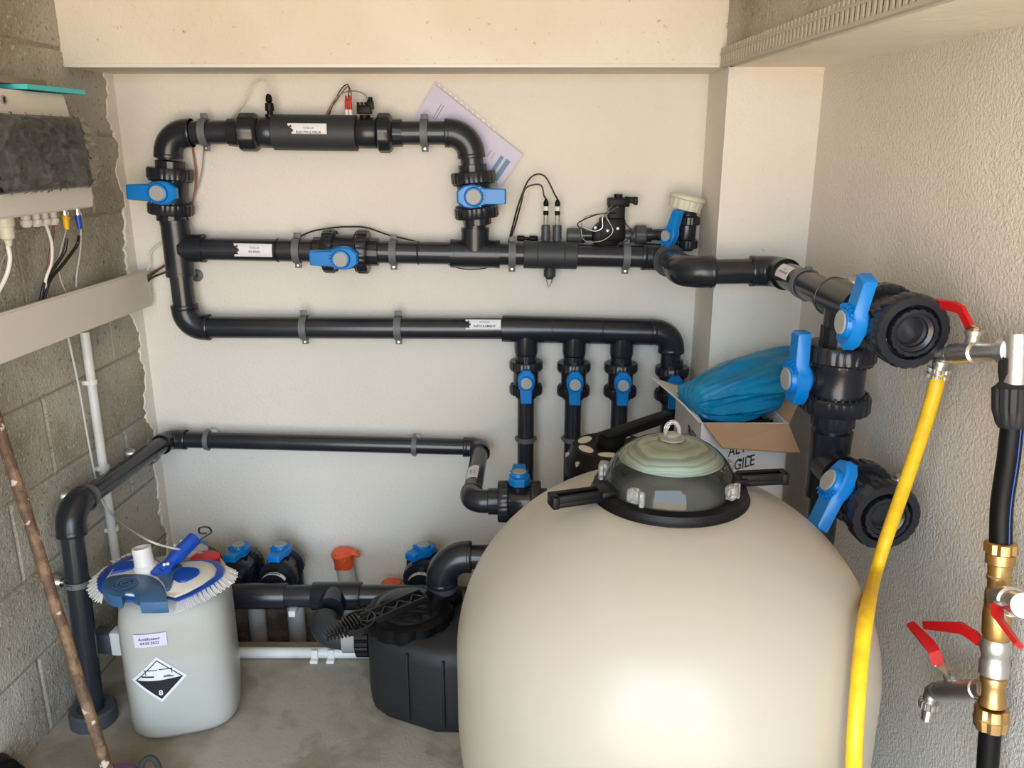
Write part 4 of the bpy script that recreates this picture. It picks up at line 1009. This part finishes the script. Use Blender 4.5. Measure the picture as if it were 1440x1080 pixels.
# control enclosure
yA, yB = -1.05, LW(124, 290, .11).y
def prof_box(y, k=1.0):
    P = [(.001, 1.268), (.118, 1.252), (.122, 1.256), (.124, 1.300), (.098, 1.318), (.098, 1.448), (.096, 1.456), (.090, 1.500), (.086, 1.506), (.001, 1.508)]
    return [lw(y, o, z) for o, z in P]
t = thing('control_enclosure', 'pale grey electrical enclosure with smoked window on the block wall', 'control box', lw(-.7, .05, 1.25))
MB().loft([prof_box(yA), prof_box(yB)]).build('case', M_case, t)
def plate(y0, y1, o0, z0, o1, z1, th, nm, mt, par):
    return MB().loft([[lw(y, o0, z0), lw(y, o0 + th, z0), lw(y, o1 + th, z1), lw(y, o1, z1)] for y in (y0, y1)]).build(nm, mt, par)
m = MB().loft([[lw(y, .099, 1.303), lw(y, .130, 1.304), lw(y, .132, 1.312), lw(y, .122, 1.452), lw(y, .118, 1.456), lw(y, .099, 1.456)] for y in (yA + .02, yB - .004)]); win = m.build('window', M_smoke, t)
for k in range(12):
    y = yB - .04 - k * .018
    if y > yA + .03: MB().box(lw(y, .104, 1.405), (.010, .0155, .038), frame3(NL, WL, Z), bev=.002).build('breaker', M_blk, t)
MB().box(lw((yB - .13), .102, 1.345), (.006, .20, .062), frame3(NL, WL, Z), bev=.002).build('display_panel', M_pvcg, t)
MB().box(lw(LW(5, 240, .13).y, .131, 1.375), (.006, .03, .10), frame3(NL, WL, Z), bev=.002).build('window_latch', M_blk, t)
c = LW(6, 140, .094); MB().lathe(c - NL * .002, NL, [(0, .009), (.003, .009), (.0032, .007), (.0015, .0065), (.0015, .001)], 18).build('cover_screw', M_zinc, t)
MB().box(c + NL * .001, (.002, .0015, .011), frame3(NL, WL, Z)).build('screw_slot', M_ink, t)
# creased protective film over the window
rows = []
NU, NV = 100, 56
m = MB(); vs = []; fs = []
for i in range(NU + 1):
    for j in range(NV + 1):
        u, v = i / NU, j / NV
        y = (yB + .030 * sin(pi * min(1, max(0, v))) * (u > .93) + (1 - u) * -.34 * 1.0); z = 1.297 + .162 * v
        edge = min(u, 1 - u, v, 1 - v)
        bulge = .010 * min(1, edge * 7) + .012 * abs(noise.noise(V((u * 5, v * 4, .3)))) * min(1, edge * 9)
        rdg = .009 * max(0, 1 - 9 * abs(noise.noise(V((u * 5 + 2, v * 4, 3.1))))) + .006 * max(0, 1 - 8 * abs(noise.noise(V((u * 11, v * 8, 5.1))))) + max(0, .18 - abs(noise.noise(V((u * 4.5, v * 3.2, 7.7))))) * .025
        vs.append(lw(y, .135 - .010 * v + bulge + rdg, z))
for i in range(NU):
    for j in range(NV): a = i * (NV + 1) + j; fs.append((a, a + 1, a + NV + 2, a + NV + 1))
m.add(vs, [f[::-1] for f in fs]); m.build('protective_film', M_wrap, t, fix=False, smooth=80)
# cable glands and sockets under the case
for k, (px, mt_) in enumerate(((36, M_case), (50, M_case), (62, M_case), (74, M_case))):
    c = LW(px, 308 - k, .06); MB().lathe(c + Z * .012, -Z, [(0, .010), (.014, .010), (.015, .0125, 1), (.024, .0125, 1), (.030, .008)], ribs=6, depth=.1).build('cable_gland', mt_, t)
c = LW(8, 318, .06); MB().lathe(c + Z * .02, -Z, [(0, .018), (.02, .018), (.021, .015), (.045, .014), (.05, .008), (.062, .006)], 18).build('plug_socket', M_cream, t)
for px, mt_, lb in ((91, mat('yellow_boot', srgb(236, 182, 20), .5), 'yellow plug'), (109, M_royal, 'blue plug')):
    c = LW(px, 300, .06); q = MB().lathe(c + Z * .012, -Z, [(0, .006), (.008, .006), (.009, .0085), (.016, .0085), (.017, .006)], 14).build('bnc_connector', M_chrome, t)
    MB().lathe(c - Z * .003, -Z, [(0, .0072), (.012, .0075), (.034, .0052), (.035, .003)], 14).build('connector_boot', mt_, q)['label'] = lb
# booklet on top
y0b, y1b = LW(18, 118, .07).y, LW(114, 128, .09).y
m = MB().loft([[lw(y, .03, 1.509), lw(y, .100, 1.509), lw(y, .100, 1.519), lw(y, .03, 1.519)] for y in (y0b, y1b)]); tag(m.build('booklet', mat('turquoise_cover', srgb(80, 196, 204), .5)), 'thin turquoise booklet lying on top of the enclosure', 'booklet')
m = MB().loft([[lw(y, .02, 1.5195), lw(y, .07, 1.5195), lw(y, .07, 1.533), lw(y, .02, 1.533)] for y in (y0b - .3, y1b - .10)]); tag(m.build('tray_lid', mat('beige_tray', srgb(132, 120, 100), .6)), 'flat beige-brown lid lying behind the turquoise booklet', 'lid')
# cables under the enclosure into the trunking
ztop = z1t - .014
def cab(name, label, pts, r, mt, cat='cable'): return tag(MB().tube(bez(pts, 8), r, 8).build(name, mt), label, cat)
cab('cable', 'thick white cable dropping from the enclosure past the brown one', [LW(62, 312, .06), LW(68, 325, .055), LW(73, 345, .05), LW(72, 370, .04), LW(64, 395, .028), LW(66, 418, .022)], .0035, M_cabw)
cab('cable', 'brown cable hanging from the fourth gland under the enclosure', [LW(75, 312, .055), LW(74, 335, .05), LW(68, 372, .035), LW(64, 400, .022), LW(68, 419, .018)], .0032, M_cabb)
cab('cable', 'black cable from the yellow plug down into the trunking', [LW(94, 335, .06), LW(90, 355, .05), LW(74, 380, .035), LW(62, 400, .025), LW(57, 425, .02)], .004, M_cabl)
cab('cable', 'black cable from the blue plug curving down into the trunking', [LW(111, 332, .06), LW(108, 345, .05), LW(90, 370, .04), LW(70, 395, .03), LW(62, 424, .025)], .004, M_cabl)
cab('cable', 'pale cable from the large round plug at the left edge', [LW(11, 345, .05), LW(14, 365, .05), LW(8, 390, .04), LW(-8, 420, .03)], .0045, M_cabw)
cab('cable', 'thin grey lead next to the large round plug', [LW(20, 300, .07), LW(20, 322, .06), LW(16, 345, .04), LW(2, 372, .015), LW(0, 415, .012), LW(14, 436, .015)], .0016, M_cabg)
cab('tube', 'thin clear tube hanging straight beside the blue plug', [LW(114, 300, .03), LW(113, 350, .02), LW(108, 385, .012), LW(107, 404, .015)], .0022, M_tube, 'tube')
cab('tube', 'thin clear tube curving down beside the yellow plug', [LW(98, 305, .03), LW(90, 335, .02), LW(82, 370, .01), (LW(86, 395, .012)), LW(93, 411, .015)], .0018, M_tube, 'tube')
# cables leaving the trunking end, up behind the pipes
e0 = lw(ye, .03, .99)
cab('cable', 'black cable from the trunking end to behind the left vertical pipe', [e0 - WL * .03, B(212, 392, -.04), B(232, 383, -.015), B(262, 372, -.012)], .003, M_cabl)
cab('cable', 'second black cable at the trunking end, just below the brown one', [e0 - WL * .03 + Z * .01, B(212, 388, -.04), B(232, 374, -.015), B(260, 366, -.012)], .003, M_cabl)
cab('cable', 'brown cable running from the trunking end to behind the pipe', [e0 - WL * .03 + Z * .02, B(212, 384, -.04), B(230, 374, -.02), B(258, 350, -.012)], .0028, M_cabb)
cab('tube', 'clear tube arching up from the trunking end behind the left pipe', [e0 - WL * .03 + Z * .03, B(210, 375, -.03), B(212, 355, -.02), B(232, 338, -.012), B(262, 320, -.01)], .003, M_tube, 'tube')
cab('cable', 'brown cable hanging inside the loop behind the top left valve', [B(262, 310, -.01), B(272, 280, -.012), B(276, 245, -.012), B(271, 205, -.01), B(278, 175, -.008)], .003, mat('tan_cable', srgb(150, 88, 48), .5))
cab('cable', 'thin grey cable hanging inside the loop beside the brown one', [B(262, 308, -.01), B(274, 275, -.015), B(283, 245, -.015), B(287, 208, -.012), B(292, 175, -.008)], .0018, M_cabg)
cab('tube', 'clear tube arching from behind the top pipe to the black fitting on the electrolyser', [B(320, 172, -.01), B(332, 158, -.02), B(345, 140, -.03), B(352, 122, -.04), B(362, 113, -.05), B(374, 114, -.06), B(380, 134, -.06)], .0028, M_tube, 'tube')
cab('cable', 'tan cable rising behind the electrolyser to the red plugs', [B(458, 170, -.01), B(464, 155, -.02), B(474, 140, -.03), B(484, 126, -.05), B(490, 122, -.055), B(494, 130, -.06), B(494, 142, -.06)], .0016, mat('tan_cable', srgb(150, 88, 48), .5))
cab('cable', 'black wire looping over to the left red plug', [B(458, 172, -.01), B(468, 148, -.02), B(478, 128, -.04), B(487, 119, -.055), B(491, 124, -.06), B(489, 142, -.06)], .0015, M_cabl)
cab('cable', 'grey wire arching from behind the electrolyser to the black sensor plug', [B(455, 172, -.01), B(463, 152, -.02), B(478, 133, -.04), B(498, 128, -.055), B(513, 133, -.06), B(517.5, 143, -.06)], .0018, M_cabg)
cab('cable', 'black cable arching over the by-pass valve', [B(423, 332, -.02), B(440, 325, -.018), B(470, 320, -.016), B(490, 319, -.015), B(515, 320, -.015), B(545, 330, -.02), B(575, 337, -.02), B(600, 344, -.02)], .0022, M_cabl)
cab('cable', 'thin wire dipping below the middle pipe near the right tee', [B(630, 372, -.012), B(645, 377, -.012), B(665, 379, -.012), B(690, 375, -.012), B(705, 362, -.012)], .0014, M_cabl)
# washer hole in the wall
c = B(277, 387, 0); t = thing('wall_plug', 'round beige wall washer with a dark hole inside the pipe loop', 'wall plug', c)
MB().lathe(c, -Y, [(0, .0185), (.002, .0185), (.004, .015), (.004, .004)], 26).build('washer', M_strap, t); MB().lathe(c, -Y, [(.001, .005), (.0045, .0045)], 12).build('screw_hole', M_ink, t)

# ---- document in a clear sleeve behind the top right elbow
q0, q1, q2, q3 = B(612, 117, -.014), B(736, 216, -.016), B(704, 262, -.020), B(583, 166, -.016)
t = thing('plastic_sleeve_document', 'lilac-white document in a clear punched sleeve tucked behind the top right bend', 'document', q2)
def quad(a, b, c, d, u0, u1, v0, v1, n=12, off=0., wav=.0018):
    vs = []; fs = []
    for i in range(n + 1):
        for j in range(n + 1):
            u = u0 + (u1 - u0) * i / n; v = v0 + (v1 - v0) * j / n
            p = (a * (1 - u) + b * u) * (1 - v) + (d * (1 - u) + c * u) * v
            vs.append(p + Y * (-off + wav * noise.noise(V((u * 3, v * 2, 2)))))
    for i in range(n):
        for j in range(n): k = i * (n + 1) + j; fs.append((k, k + 1, k + n + 2, k + n + 1))
    return vs, fs
m = MB()
for o_ in (0, -.0014): m.add(*quad(q0, q1, q2, q3, .0, 1, .03, 1, off=o_))
m.build('paper', M_lilac, t, fix=False)
m = MB(); m.add(*quad(q0, q1, q2, q3, -.01, 1.01, -.07, 1.01, off=.0045)); m.build('clear_sleeve', M_wrap, t, fix=False)
m = MB(); m.add(*quad(q0, q1, q2, q3, .80, .96, .66, .78, 4, .0012)) if False else None
for (u0, u1, v0, v1) in ((.84, .875, .38, .95), (.90, .945, .36, .98)): m.add(*quad(q0, q1, q2, q3, u0, u1, v0, v1, 4, .0026))
m.build('print_bar', M_teal, t, fix=False)
m = MB()
for u in (.14, .165): m.add(*quad(q0, q1, q2, q3, u, u + .006, .30, .72, 3, .0026))
for u in (.74, .78): m.add(*quad(q0, q1, q2, q3, u, u + .005, .42, .62, 3, .0026))
m.build('printed_line', M_inkg, t, fix=False)
m = MB()
for k in range(11):
    u = .03 + .062 * k; m.add(*quad(q0, q1, q2, q3, u, u + .02, -.05, .0, 2, .0052))
m.build('punched_hole', M_paper, t, fix=False)

# ---- flow switch / solenoid cluster behind the pipe
yb = -.035
t = thing('flow_switch', 'black flow switch block with loose wires above the middle pipe', 'flow switch', B(850, 335, yb))
zl = B(850, 331, yb).z
def bb(px, py, y=yb): return B(px, py, y)
MB().lathe(bb(797, 331), X, [(0, .019), (.002, .021), (.042, .021), (.043, .017)], 26).build('end_socket', M_pvcg, t)
MB().lathe(bb(818, 331), X, [(0, .022), (.008, .022), (.009, .015), (.075, .015)], 26).build('inlet', M_pvc2, t)
m = MB(); m.lathe(bb(852, 331) - Y * .0 + V((0, .028, 0)), -Y, [(0, .040), (.04, .042), (.052, .038), (.056, .03)], 28)
m.box(bb(860, 322) - Y * .006, (.072, .05, .066), bev=.008); m.build('body', M_blk, t)
m = MB(); m.box(bb(866, 301) - Y * .005, (.046, .04, .058), bev=.004); m.box(bb(869, 284) - Y * .006, (.060, .042, .024), bev=.004); m.lathe(bb(869, 279) - Y * .006, Z, [(0, .012, 1), (.012, .012, 1)], ribs=6, depth=.1)
m.build('coil_housing', M_blk, t)
m = MB(); m.box(bb(886, 281) - Y * .01, (.034, .02, .017), rot(5, 'Y'), bev=.003); m.box(bb(893, 282) - Y * .01, (.010, .024, .022), bev=.002); m.build('connector', M_blk, t)
for px, py in ((836, 319), (853, 323), (867, 320)): MB().lathe(bb(px, py) - Y * .031, -Y, [(0, .005), (.003, .005), (.004, .003)], 10).build('screw', M_zinc, t)
m = MB(); m.tube(bez([bb(870, 290, -.06), bb(855, 298, -.08), bb(822, 306, -.08), bb(818, 330, -.08), bb(826, 340, -.085), bb(848, 338, -.085), bb(862, 325, -.085), bb(853, 305, -.085), bb(858, 297, -.07)], 6), .0014, 7)
m.tube(bez([bb(862, 288, -.06), bb(848, 304, -.08), bb(847, 320, -.08), bb(836, 325, -.08), bb(820, 320, -.08)], 6), .0013, 7); m.build('bare_wire', M_zinc, t)
m = MB(); m.tube(bez([bb(866, 300, -.06), bb(842, 301, -.08), bb(815, 312, -.08), bb(814, 319, -.08), bb(826, 324, -.08)], 6), .0018, 7)
m.tube(bez([bb(878, 312, -.05), bb(888, 325, -.06), bb(888, 333, -.06), bb(868, 346, -.07), bb(850, 346, -.075), bb(842, 342, -.07)], 6), .0014, 7); m.build('wire', M_cabl, t)
# union and grey-capped valve right of it
t = thing('union_coupling', 'dark grey pipe union between the flow switch and the capped valve', 'union', bb(902, 330))
MB().lathe(bb(876, 331), X, [(0, .015), (.02, .016), (.021, .020), (.034, .020)], 26).build('tail', M_pvcg, t)
MB().lathe(bb(892, 330), X, [(0, .022, 1), (.004, .027, 1), (.030, .027, 1), (.034, .022, 1)], ribs=10, depth=.05).build('union_nut', M_pvcg, t)
MB().lathe(bb(907, 330), X, [(0, .020), (.018, .020), (.019, .016), (.075, .016)], 26).build('nipple', M_pvc2, t)
yv = -.075
t = thing('capped_valve', 'short upright valve with cream screw cap and blue lever by the pillar', 'valve', B(965, 350, yv))
av = (B(966, 296, yv) - B(961, 350, yv)).normalized(); c = B(963, 352, yv)
MB().lathe(c, av, [(0, .022), (.012, .026), (.09, .026), (.105, .022)], 28).build('body', M_pvc2, t)
for o_ in (.006, .070): MB().lathe(c + av * o_, av, [(0, .030, 1), (.003, .034, 1), (.022, .034, 1), (.026, .028, 1)], ribs=14, depth=.06).build('union_nut', M_pvc2, t)
ca = (B(967, 297, yv) - B(972, 310, yv)).normalized(); cb = B(958, 302, yv - .02)
cap_ax = V((.22, 0, 1)).normalized(); cb = c + av * .112 - X * .012
MB().lathe(cb, cap_ax, [(0, .044, 1), (.026, .046, 1), (.028, .050), (.036, .050), (.040, .045), (.040, .03)], ribs=14, depth=.05).build('screw_cap', M_cream, t)
Cs = B(952, 330, yv); hv = (B(946, 295, -.13) - B(934, 330, -.13)).normalized(); MB().cyl(Cs, B(936, 331, -.125), .014).build('stem', M_pvc2, t)
hc = B(942, 331, -.12); nn = V((-.75, -.65, 0)).normalized(); pp = nn.cross(hv)
m = MB(); m.prism([(.034 * -1.0, .010), (-.034, -.010), (-.018, -.020), (.006, -.021), (.022, -.014), (.070, -.011), (.070, .011), (.022, .014), (.006, .021), (-.018, .020)], hc, hv, pp, nn, -.012, .012, cham=.004)
m.lathe(hc, nn, [(0, .019), (.018, .017), (.019, .014)], 20); hd = m.build('handle', M_blue, t)
MB().lathe(hc, nn, [(.017, .0145), (.0205, .0145), (.0205, .001)], 20).build('handle_cap', M_capg, hd)
MB().cyl(B(925, 331, yb), V((c.x, yv, B(925, 331, yb).z)), .015).build('inlet', M_pvc2, t)

# ================================================================ RIGHT WALL TAPS
def rw(px, py, off=.06): return RW(px, py, off)
P495 = rw(1428, 496); P560 = rw(1426, 560); Pb = rw(1403, 768); P3 = rw(1393, 1010)
# black PE pipe between compression fitting and brass
t = thing('water_pipe', 'black plastic water pipe with blue stripe hanging on the right wall', 'pipe', Pb)
PP = bez([rw(1425, 580), rw(1419, 640), rw(1409, 710), rw(1407, 772)], 8)
MB().tube(PP, .0160, 20).build('pipe', M_blk, t)
m = MB(); m.tube([p + V((.004, -.0155, 0)) for p in PP], .0012, 6); m.build('blue_stripe', M_royal, t)
dpe = (rw(1426, 545) - rw(1424, 600)).normalized()
MB().lathe(rw(1423, 602), dpe, [(0, .018), (.006, .022, 1), (.028, .028, 1), (.060, .029, 1), (.064, .024), (.070, .019), (.085, .021, 1), (.105, .021, 1), (.110, .017)], ribs=12, depth=.08).build('compression_fitting', M_blkm, t)
# nickel tee + tap with yellow hose
t = thing('hose_tap', 'chrome tap with red lever feeding the yellow hose', 'tap', P495)
MB().cyl(rw(1428, 540), rw(1431, 470), .0185, 24).build('tee', M_nickel, t)
ht = P495; hx = (rw(1380, 494) - ht); tx = V((-1, .05, 0)).normalized()
S0 = rw(1428, 494); S1 = RW(1345, 497, .06) ; sdir = (S1 - S0).normalized()
MB().lathe(S0, sdir, [(0, .024), (.018, .024)], 6 * 4).build('nut', M_nickel, t)
Lt = (RW(1338, 497, .06) - S0).length
m = MB(); m.lathe(S0 + sdir * .012, sdir, [(0, .018), (.022, .018), (.023, .015), (Lt * .48, .015), (Lt * .50, .019), (Lt * .78, .019), (Lt * .80, .013), (Lt * .85, .017), (Lt * .90, .017), (Lt * .91, .012), (Lt, .012)], 24)
cst = S0 + sdir * (Lt * .66)
m.lathe(cst, Z, [(.0, .013), (.030, .012), (.031, .015), (.038, .015)], 20); m.build('body', M_nickel, t)
ec = RW(1326, 499, .06); m = MB(); dn_ = (rw(1320, 522) - ec).normalized()
m.elbow(ec, -sdir, dn_, .0125, .020, reach=1.1, rad=.9); m.build('spout', M_nickel, t)
hb = rw(1321, 518); MB().lathe(hb + dn_ * -.004, dn_, [(0, .017, 1), (.001, .0195, 1), (.008, .0195, 1), (.009, .0165), (.012, .0165), (.013, .019, 1), (.020, .019, 1), (.022, .015)], ribs=14, depth=.08).build('hose_nut', M_chrome, t)
def red_lever(par, base, path, w, s_axis, lab=None):
    """bent flat lever: base part bare metal, rest red sleeve"""
    P = [base] + path; q = MB(); n = len(P)
    def slab(P, w, th, mt, nm):
        rg = []
        for i, p in enumerate(P):
            tg = (P[min(i + 1, len(P) - 1)] - P[max(i - 1, 0)]).normalized(); sd_ = (s_axis - tg * s_axis.dot(tg)).normalized(); up_ = tg.cross(sd_)
            ww = w * (.7 if i == len(P) - 1 else 1)
            rg.append([p + sd_ * ww / 2 + up_ * th / 2, p - sd_ * ww / 2 + up_ * th / 2, p - sd_ * ww / 2 - up_ * th / 2, p + sd_ * ww / 2 - up_ * th / 2])
        return MB().loft(rg).build(nm, mt, par)
    slab([P[0], P[1], P[2]], w * .8, .003, M_zinc, 'lever')
    slab(P[1:], w, .0065, M_red, 'lever_sleeve')
sa = V((.0, -.9, .35)).normalized()
c0 = cst + Z * .036
MB().lathe(c0, Z, [(0, .008), (.006, .008), (.007, .004)], 6).build('lever_nut', M_brass, t)
red_lever(t, c0 + V((.004, 0, .002)), [RW(1364, 460, .066), RW(1352, 436, .072), RW(1345, 432, .074), RW(1307, 424, .080)], .018, sa)
# yellow hose
h0 = rw(1321, 524); hp_ = [h0]; yh = h0.y
for k_, (px, py) in enumerate(((1309, 570), (1290, 630), (1268, 695), (1247, 755), (1230, 810), (1219, 860), (1211, 920), (1205, 990), (1201, 1060), (1199, 1120), (1200, 1200))):
    yh -= (.01, .025, .035, .04, .03, .02, .005, 0, 0, 0, 0)[k_]
    while True:
        p = B(px, py, yh); q_ = p.z - .598; rt = FR if q_ < 0 else FR * sqrt(max(0, 1 - min(1, q_ / .291) ** 2))
        if sqrt((p.x - FC.x) ** 2 + (p.y - FC.y) ** 2) >= rt + .022: break
        yh -= .005
    hp_.append(p)
P = bez(hp_, 8)
tag(MB().tube(P, [.0128 - .0022 * min(1, i / 40) for i in range(len(P))], 20).build('garden_hose', M_yellow), 'yellow garden hose hanging from the upper chrome tap', 'hose')
# brass column
dcol = (rw(1393, 1010) - rw(1407, 765)).normalized()
c0 = rw(1408, 762); Lc = (rw(1393, 1022) - c0).length
def colp(py): return c0 + dcol * ((py - 762) / (1022 - 762) * Lc)
t = thing('brass_manifold', 'brass and nickel fitting column on the right wall below the black pipe', 'pipe fittings', colp(1022))
def lat(py0, py1, prof, nm, mt, ribs=0, seg=26):
    A = colp(py0); Ls = (colp(py1) - A).length; pr = [(f * Ls, r, 1) if ribs else (f * Ls, r) for f, r in prof]
    return MB().lathe(A, dcol, pr, seg, ribs=ribs, depth=.12).build(nm, mt, t)
lat(762, 778, [(0, .021), (.1, .0235), (.9, .0235), (1, .021)], 'compression_nut', M_brass, ribs=6)
lat(778, 800, [(0, .021), (.6, .021), (.7, .017), (1, .017)], 'body', M_brass)
lat(800, 826, [(0, .0165), (.3, .0165), (.35, .018), (.5, .018), (.6, .016), (1, .016)], 'reducer', M_brass)
lat(826, 858, [(0, .016), (.2, .019), (.8, .019), (1, .016)], 'tee', M_brass)
lat(852, 896, [(0, .018), (.15, .0205), (.85, .0205), (1, .018)], 'connector', M_brass)
lat(896, 950, [(0, .019), (.08, .0215), (.35, .0215), (.42, .019), (.55, .0195), (.62, .0215), (.92, .0215), (1, .017)], 'ball_valve_body', M_nickel)
lat(950, 990, [(0, .018), (.1, .0195), (.3, .017), (.7, .017), (.85, .020), (1, .020)], 'tee', M_brass)
lat(992, 1024, [(0, .017), (.06, .0245), (.5, .0245), (.55, .026), (1, .024)], 'compression_nut', M_brass, ribs=6)
MB().tube([colp(1018), rw(1390, 1060), RW(1385, 1140, .06)], .0160, 20).build('tail_pipe', M_blk, t)
# middle ball valve lever (left pointing)
cm = colp(905) ; red_lever(t, cm + V((-.012, -.012, .002)), [RW(1378, 903, .075), RW(1372, 896, .078), RW(1352, 883, .08), RW(1300, 879, .085)], .019, V((0, -.35, .9)))
# bottom tap
t = thing('drain_tap', 'lower chrome tap with red lever and short hose barb', 'tap', colp(972))
S0 = colp(968); S1 = RW(1308, 972, .06); sdir = (S1 - S0).normalized(); Lt = (S1 - S0).length
MB().lathe(S0 + sdir * .014, sdir, [(0, .019, 1), (.016, .019, 1)], ribs=6, depth=.1).build('nut', M_nickel, t)
m = MB(); m.lathe(S0 + sdir * .028, sdir, [(0, .0145), (.012, .0145), (.014, .017), (Lt * .66, .017), (Lt * .67, .012), (Lt * .70, .0155), (Lt * .75, .0155), (Lt * .76, .011), (Lt - .03, .011)], 22)
ck = S0 + sdir * Lt * .66; m.lathe(ck, Z, [(0, .012), (.024, .011), (.025, .014), (.030, .014)], 18); m.build('body', M_nickel, t)
ec = S0 + sdir * (Lt - .004); dn_ = (RW(1292, 1000, .06) - RW(1296, 975, .06)).normalized()
MB().elbow(ec, -sdir, dn_, .0115, .018, reach=1.1, rad=.9).build('spout', M_nickel, t)
MB().lathe(ec + dn_ * .018, dn_, [(0, .014, 1), (.002, .0175, 1), (.014, .0175, 1), (.016, .012)], ribs=16, depth=.08).build('hose_nut', M_chrome, t)
MB().lathe(ec + dn_ * .032, dn_, [(0, .0085), (.005, .0105), (.006, .0085), (.012, .0105), (.013, .0085), (.019, .0105), (.020, .0085), (.026, .010), (.028, .007)], 18).build('hose_barb', M_chrome, t)
red_lever(t, ck + Z * .032, [RW(1320, 934, .070), RW(1314, 916, .078), RW(1306, 905, .08), RW(1280, 877, .085)], .020, V((.9, -.4, .3)))
MB().lathe(ck + Z * .028, Z, [(0, .007), (.008, .007), (.009, .004)], 6).build('lever_nut', M_zinc, t)
# side tap going right out of frame with red lever
t = thing('side_tap', 'chrome tap leaving the picture at right with red lever slanting down', 'tap', colp(840))
S0 = colp(838); e = (V((.35, -1, -.05))).normalized(); S1 = S0 + V((.02, -.02, 0))
e = (RW(1470, 862, .10) - S0).normalized()
MB().lathe(S0, e, [(0, .017), (.012, .019), (.04, .019), (.042, .022), (.058, .022), (.06, .018), (.10, .018)], 24).build('body', M_nickel, t)
ck = S0 + e * .028 ; MB().lathe(ck, V((-.25, -1, .1)), [(0, .012), (.026, .011), (.028, .013), (.034, .013)], 18).build('stem', M_chrome, t)
red_lever(t, ck + V((-.012, -.03, 0)), [RW(1402, 852, .10), RW(1403, 868, .105), RW(1408, 874, .105), RW(1433, 908, .11)], .020, V((-.8, 0, .6)))

# ================================================================ FLOOR ODDS AND ENDS
A = LW(-14, 560, .022); Bq = FLR(168, 1135)
m = MB(); pts_ = [A.lerp(Bq, i / 30) for i in range(31)]
m.tube([p + V((noise.noise(p * 9) * .002, noise.noise(p * 9 + X) * .002, 0)) for p in pts_], [.0125 + .0014 * noise.noise(p * 35) for p in pts_], 12)
tag(m.build('steel_rod', M_rust), 'rusty paint-flecked steel rod leaning on the block wall', 'rod')
# grey cap on the wall left of the jerrycan
c = LW(153, 900, .09); t = thing('end_fitting', 'dark grey end cap on a white fitting left of the jerrycan', 'fitting', c)
MB().box(c + NL * -.01 , (.05, .045, .058), frame3(NL, WL, Z), bev=.005).build('cap', M_pvcg, t)
MB().box(c + NL * .028, (.028, .04, .066), frame3(NL, WL, Z), bev=.004).build('fitting', M_white, t)
MB().cyl(c - NL * .09, c - NL * .03, .014).build('wall_pipe', M_pvcg, t)
# purple bag with black handle at the bottom edge
c = FLR(205, 1075, .0); t = thing('tote_bag', 'purple cloth bag with black looped handle at the bottom edge', 'bag', V((c.x, c.y - .1, 0)))
bc = V((c.x, c.y - .115, 0))
rg = []
for i in range(12):
    v = i / 11; r_ = []
    for k in range(24):
        q = 2 * pi * k / 24; f = 1 + .12 * noise.noise(V((cos(q) * 1.5, sin(q) * 1.5, v * 2)))
        r_.append(bc + V((.075 * cos(q) * f * (1 - .45 * v * v), .05 * sin(q) * f * (1 - .6 * v), .085 * v)))
    rg.append(r_)
MB().loft(rg).build('bag_body', mat('purple_cloth', srgb(88, 58, 86), .85, bump=[(200, .001, 2)]), t, smooth=60)
hc = FLR(211, 1080, .085)
P = bez([hc + V((-.026, 0, -.07)), hc + V((-.024, 0, -.02)), hc + V((-.016, .004, .012)), hc + V((0, .006, .022)), hc + V((.014, .004, .012)), hc + V((.022, 0, -.02)), hc + V((.026, 0, -.07))], 6)
MB().tube(P, .0065, 10).build('handle', mat('black_webbing', srgb(48, 50, 46), .8), t)
MB().sphere(hc + V((0, .002, -.045)), .018, 12, 8, sc=(1, .8, 1.4)).build('lining', mat('lime_cloth', srgb(170, 176, 76), .8), t)
# black object bottom left corner
c = FLR(8, 1085, .05); t = thing('black_canister', 'rounded black plastic object with white edge in the bottom left corner', 'canister', V((c.x, c.y, 0)))
ax_ = V((.85, -.5, 0)).normalized()
MB().lathe(V((c.x, c.y - .02, .045)) - ax_ * .09, ax_, [(0, .03), (.01, .042), (.05, .045), (.09, .045), (.094, .040), (.11, .040), (.114, .044), (.125, .040), (.13, .02)], 28).build('body', M_blk, t)
MB().lathe(V((c.x, c.y - .02, .045)) - ax_ * .10, ax_, [(0, .02), (.004, .034), (.012, .034)], 24).build('white_end', M_white, t)
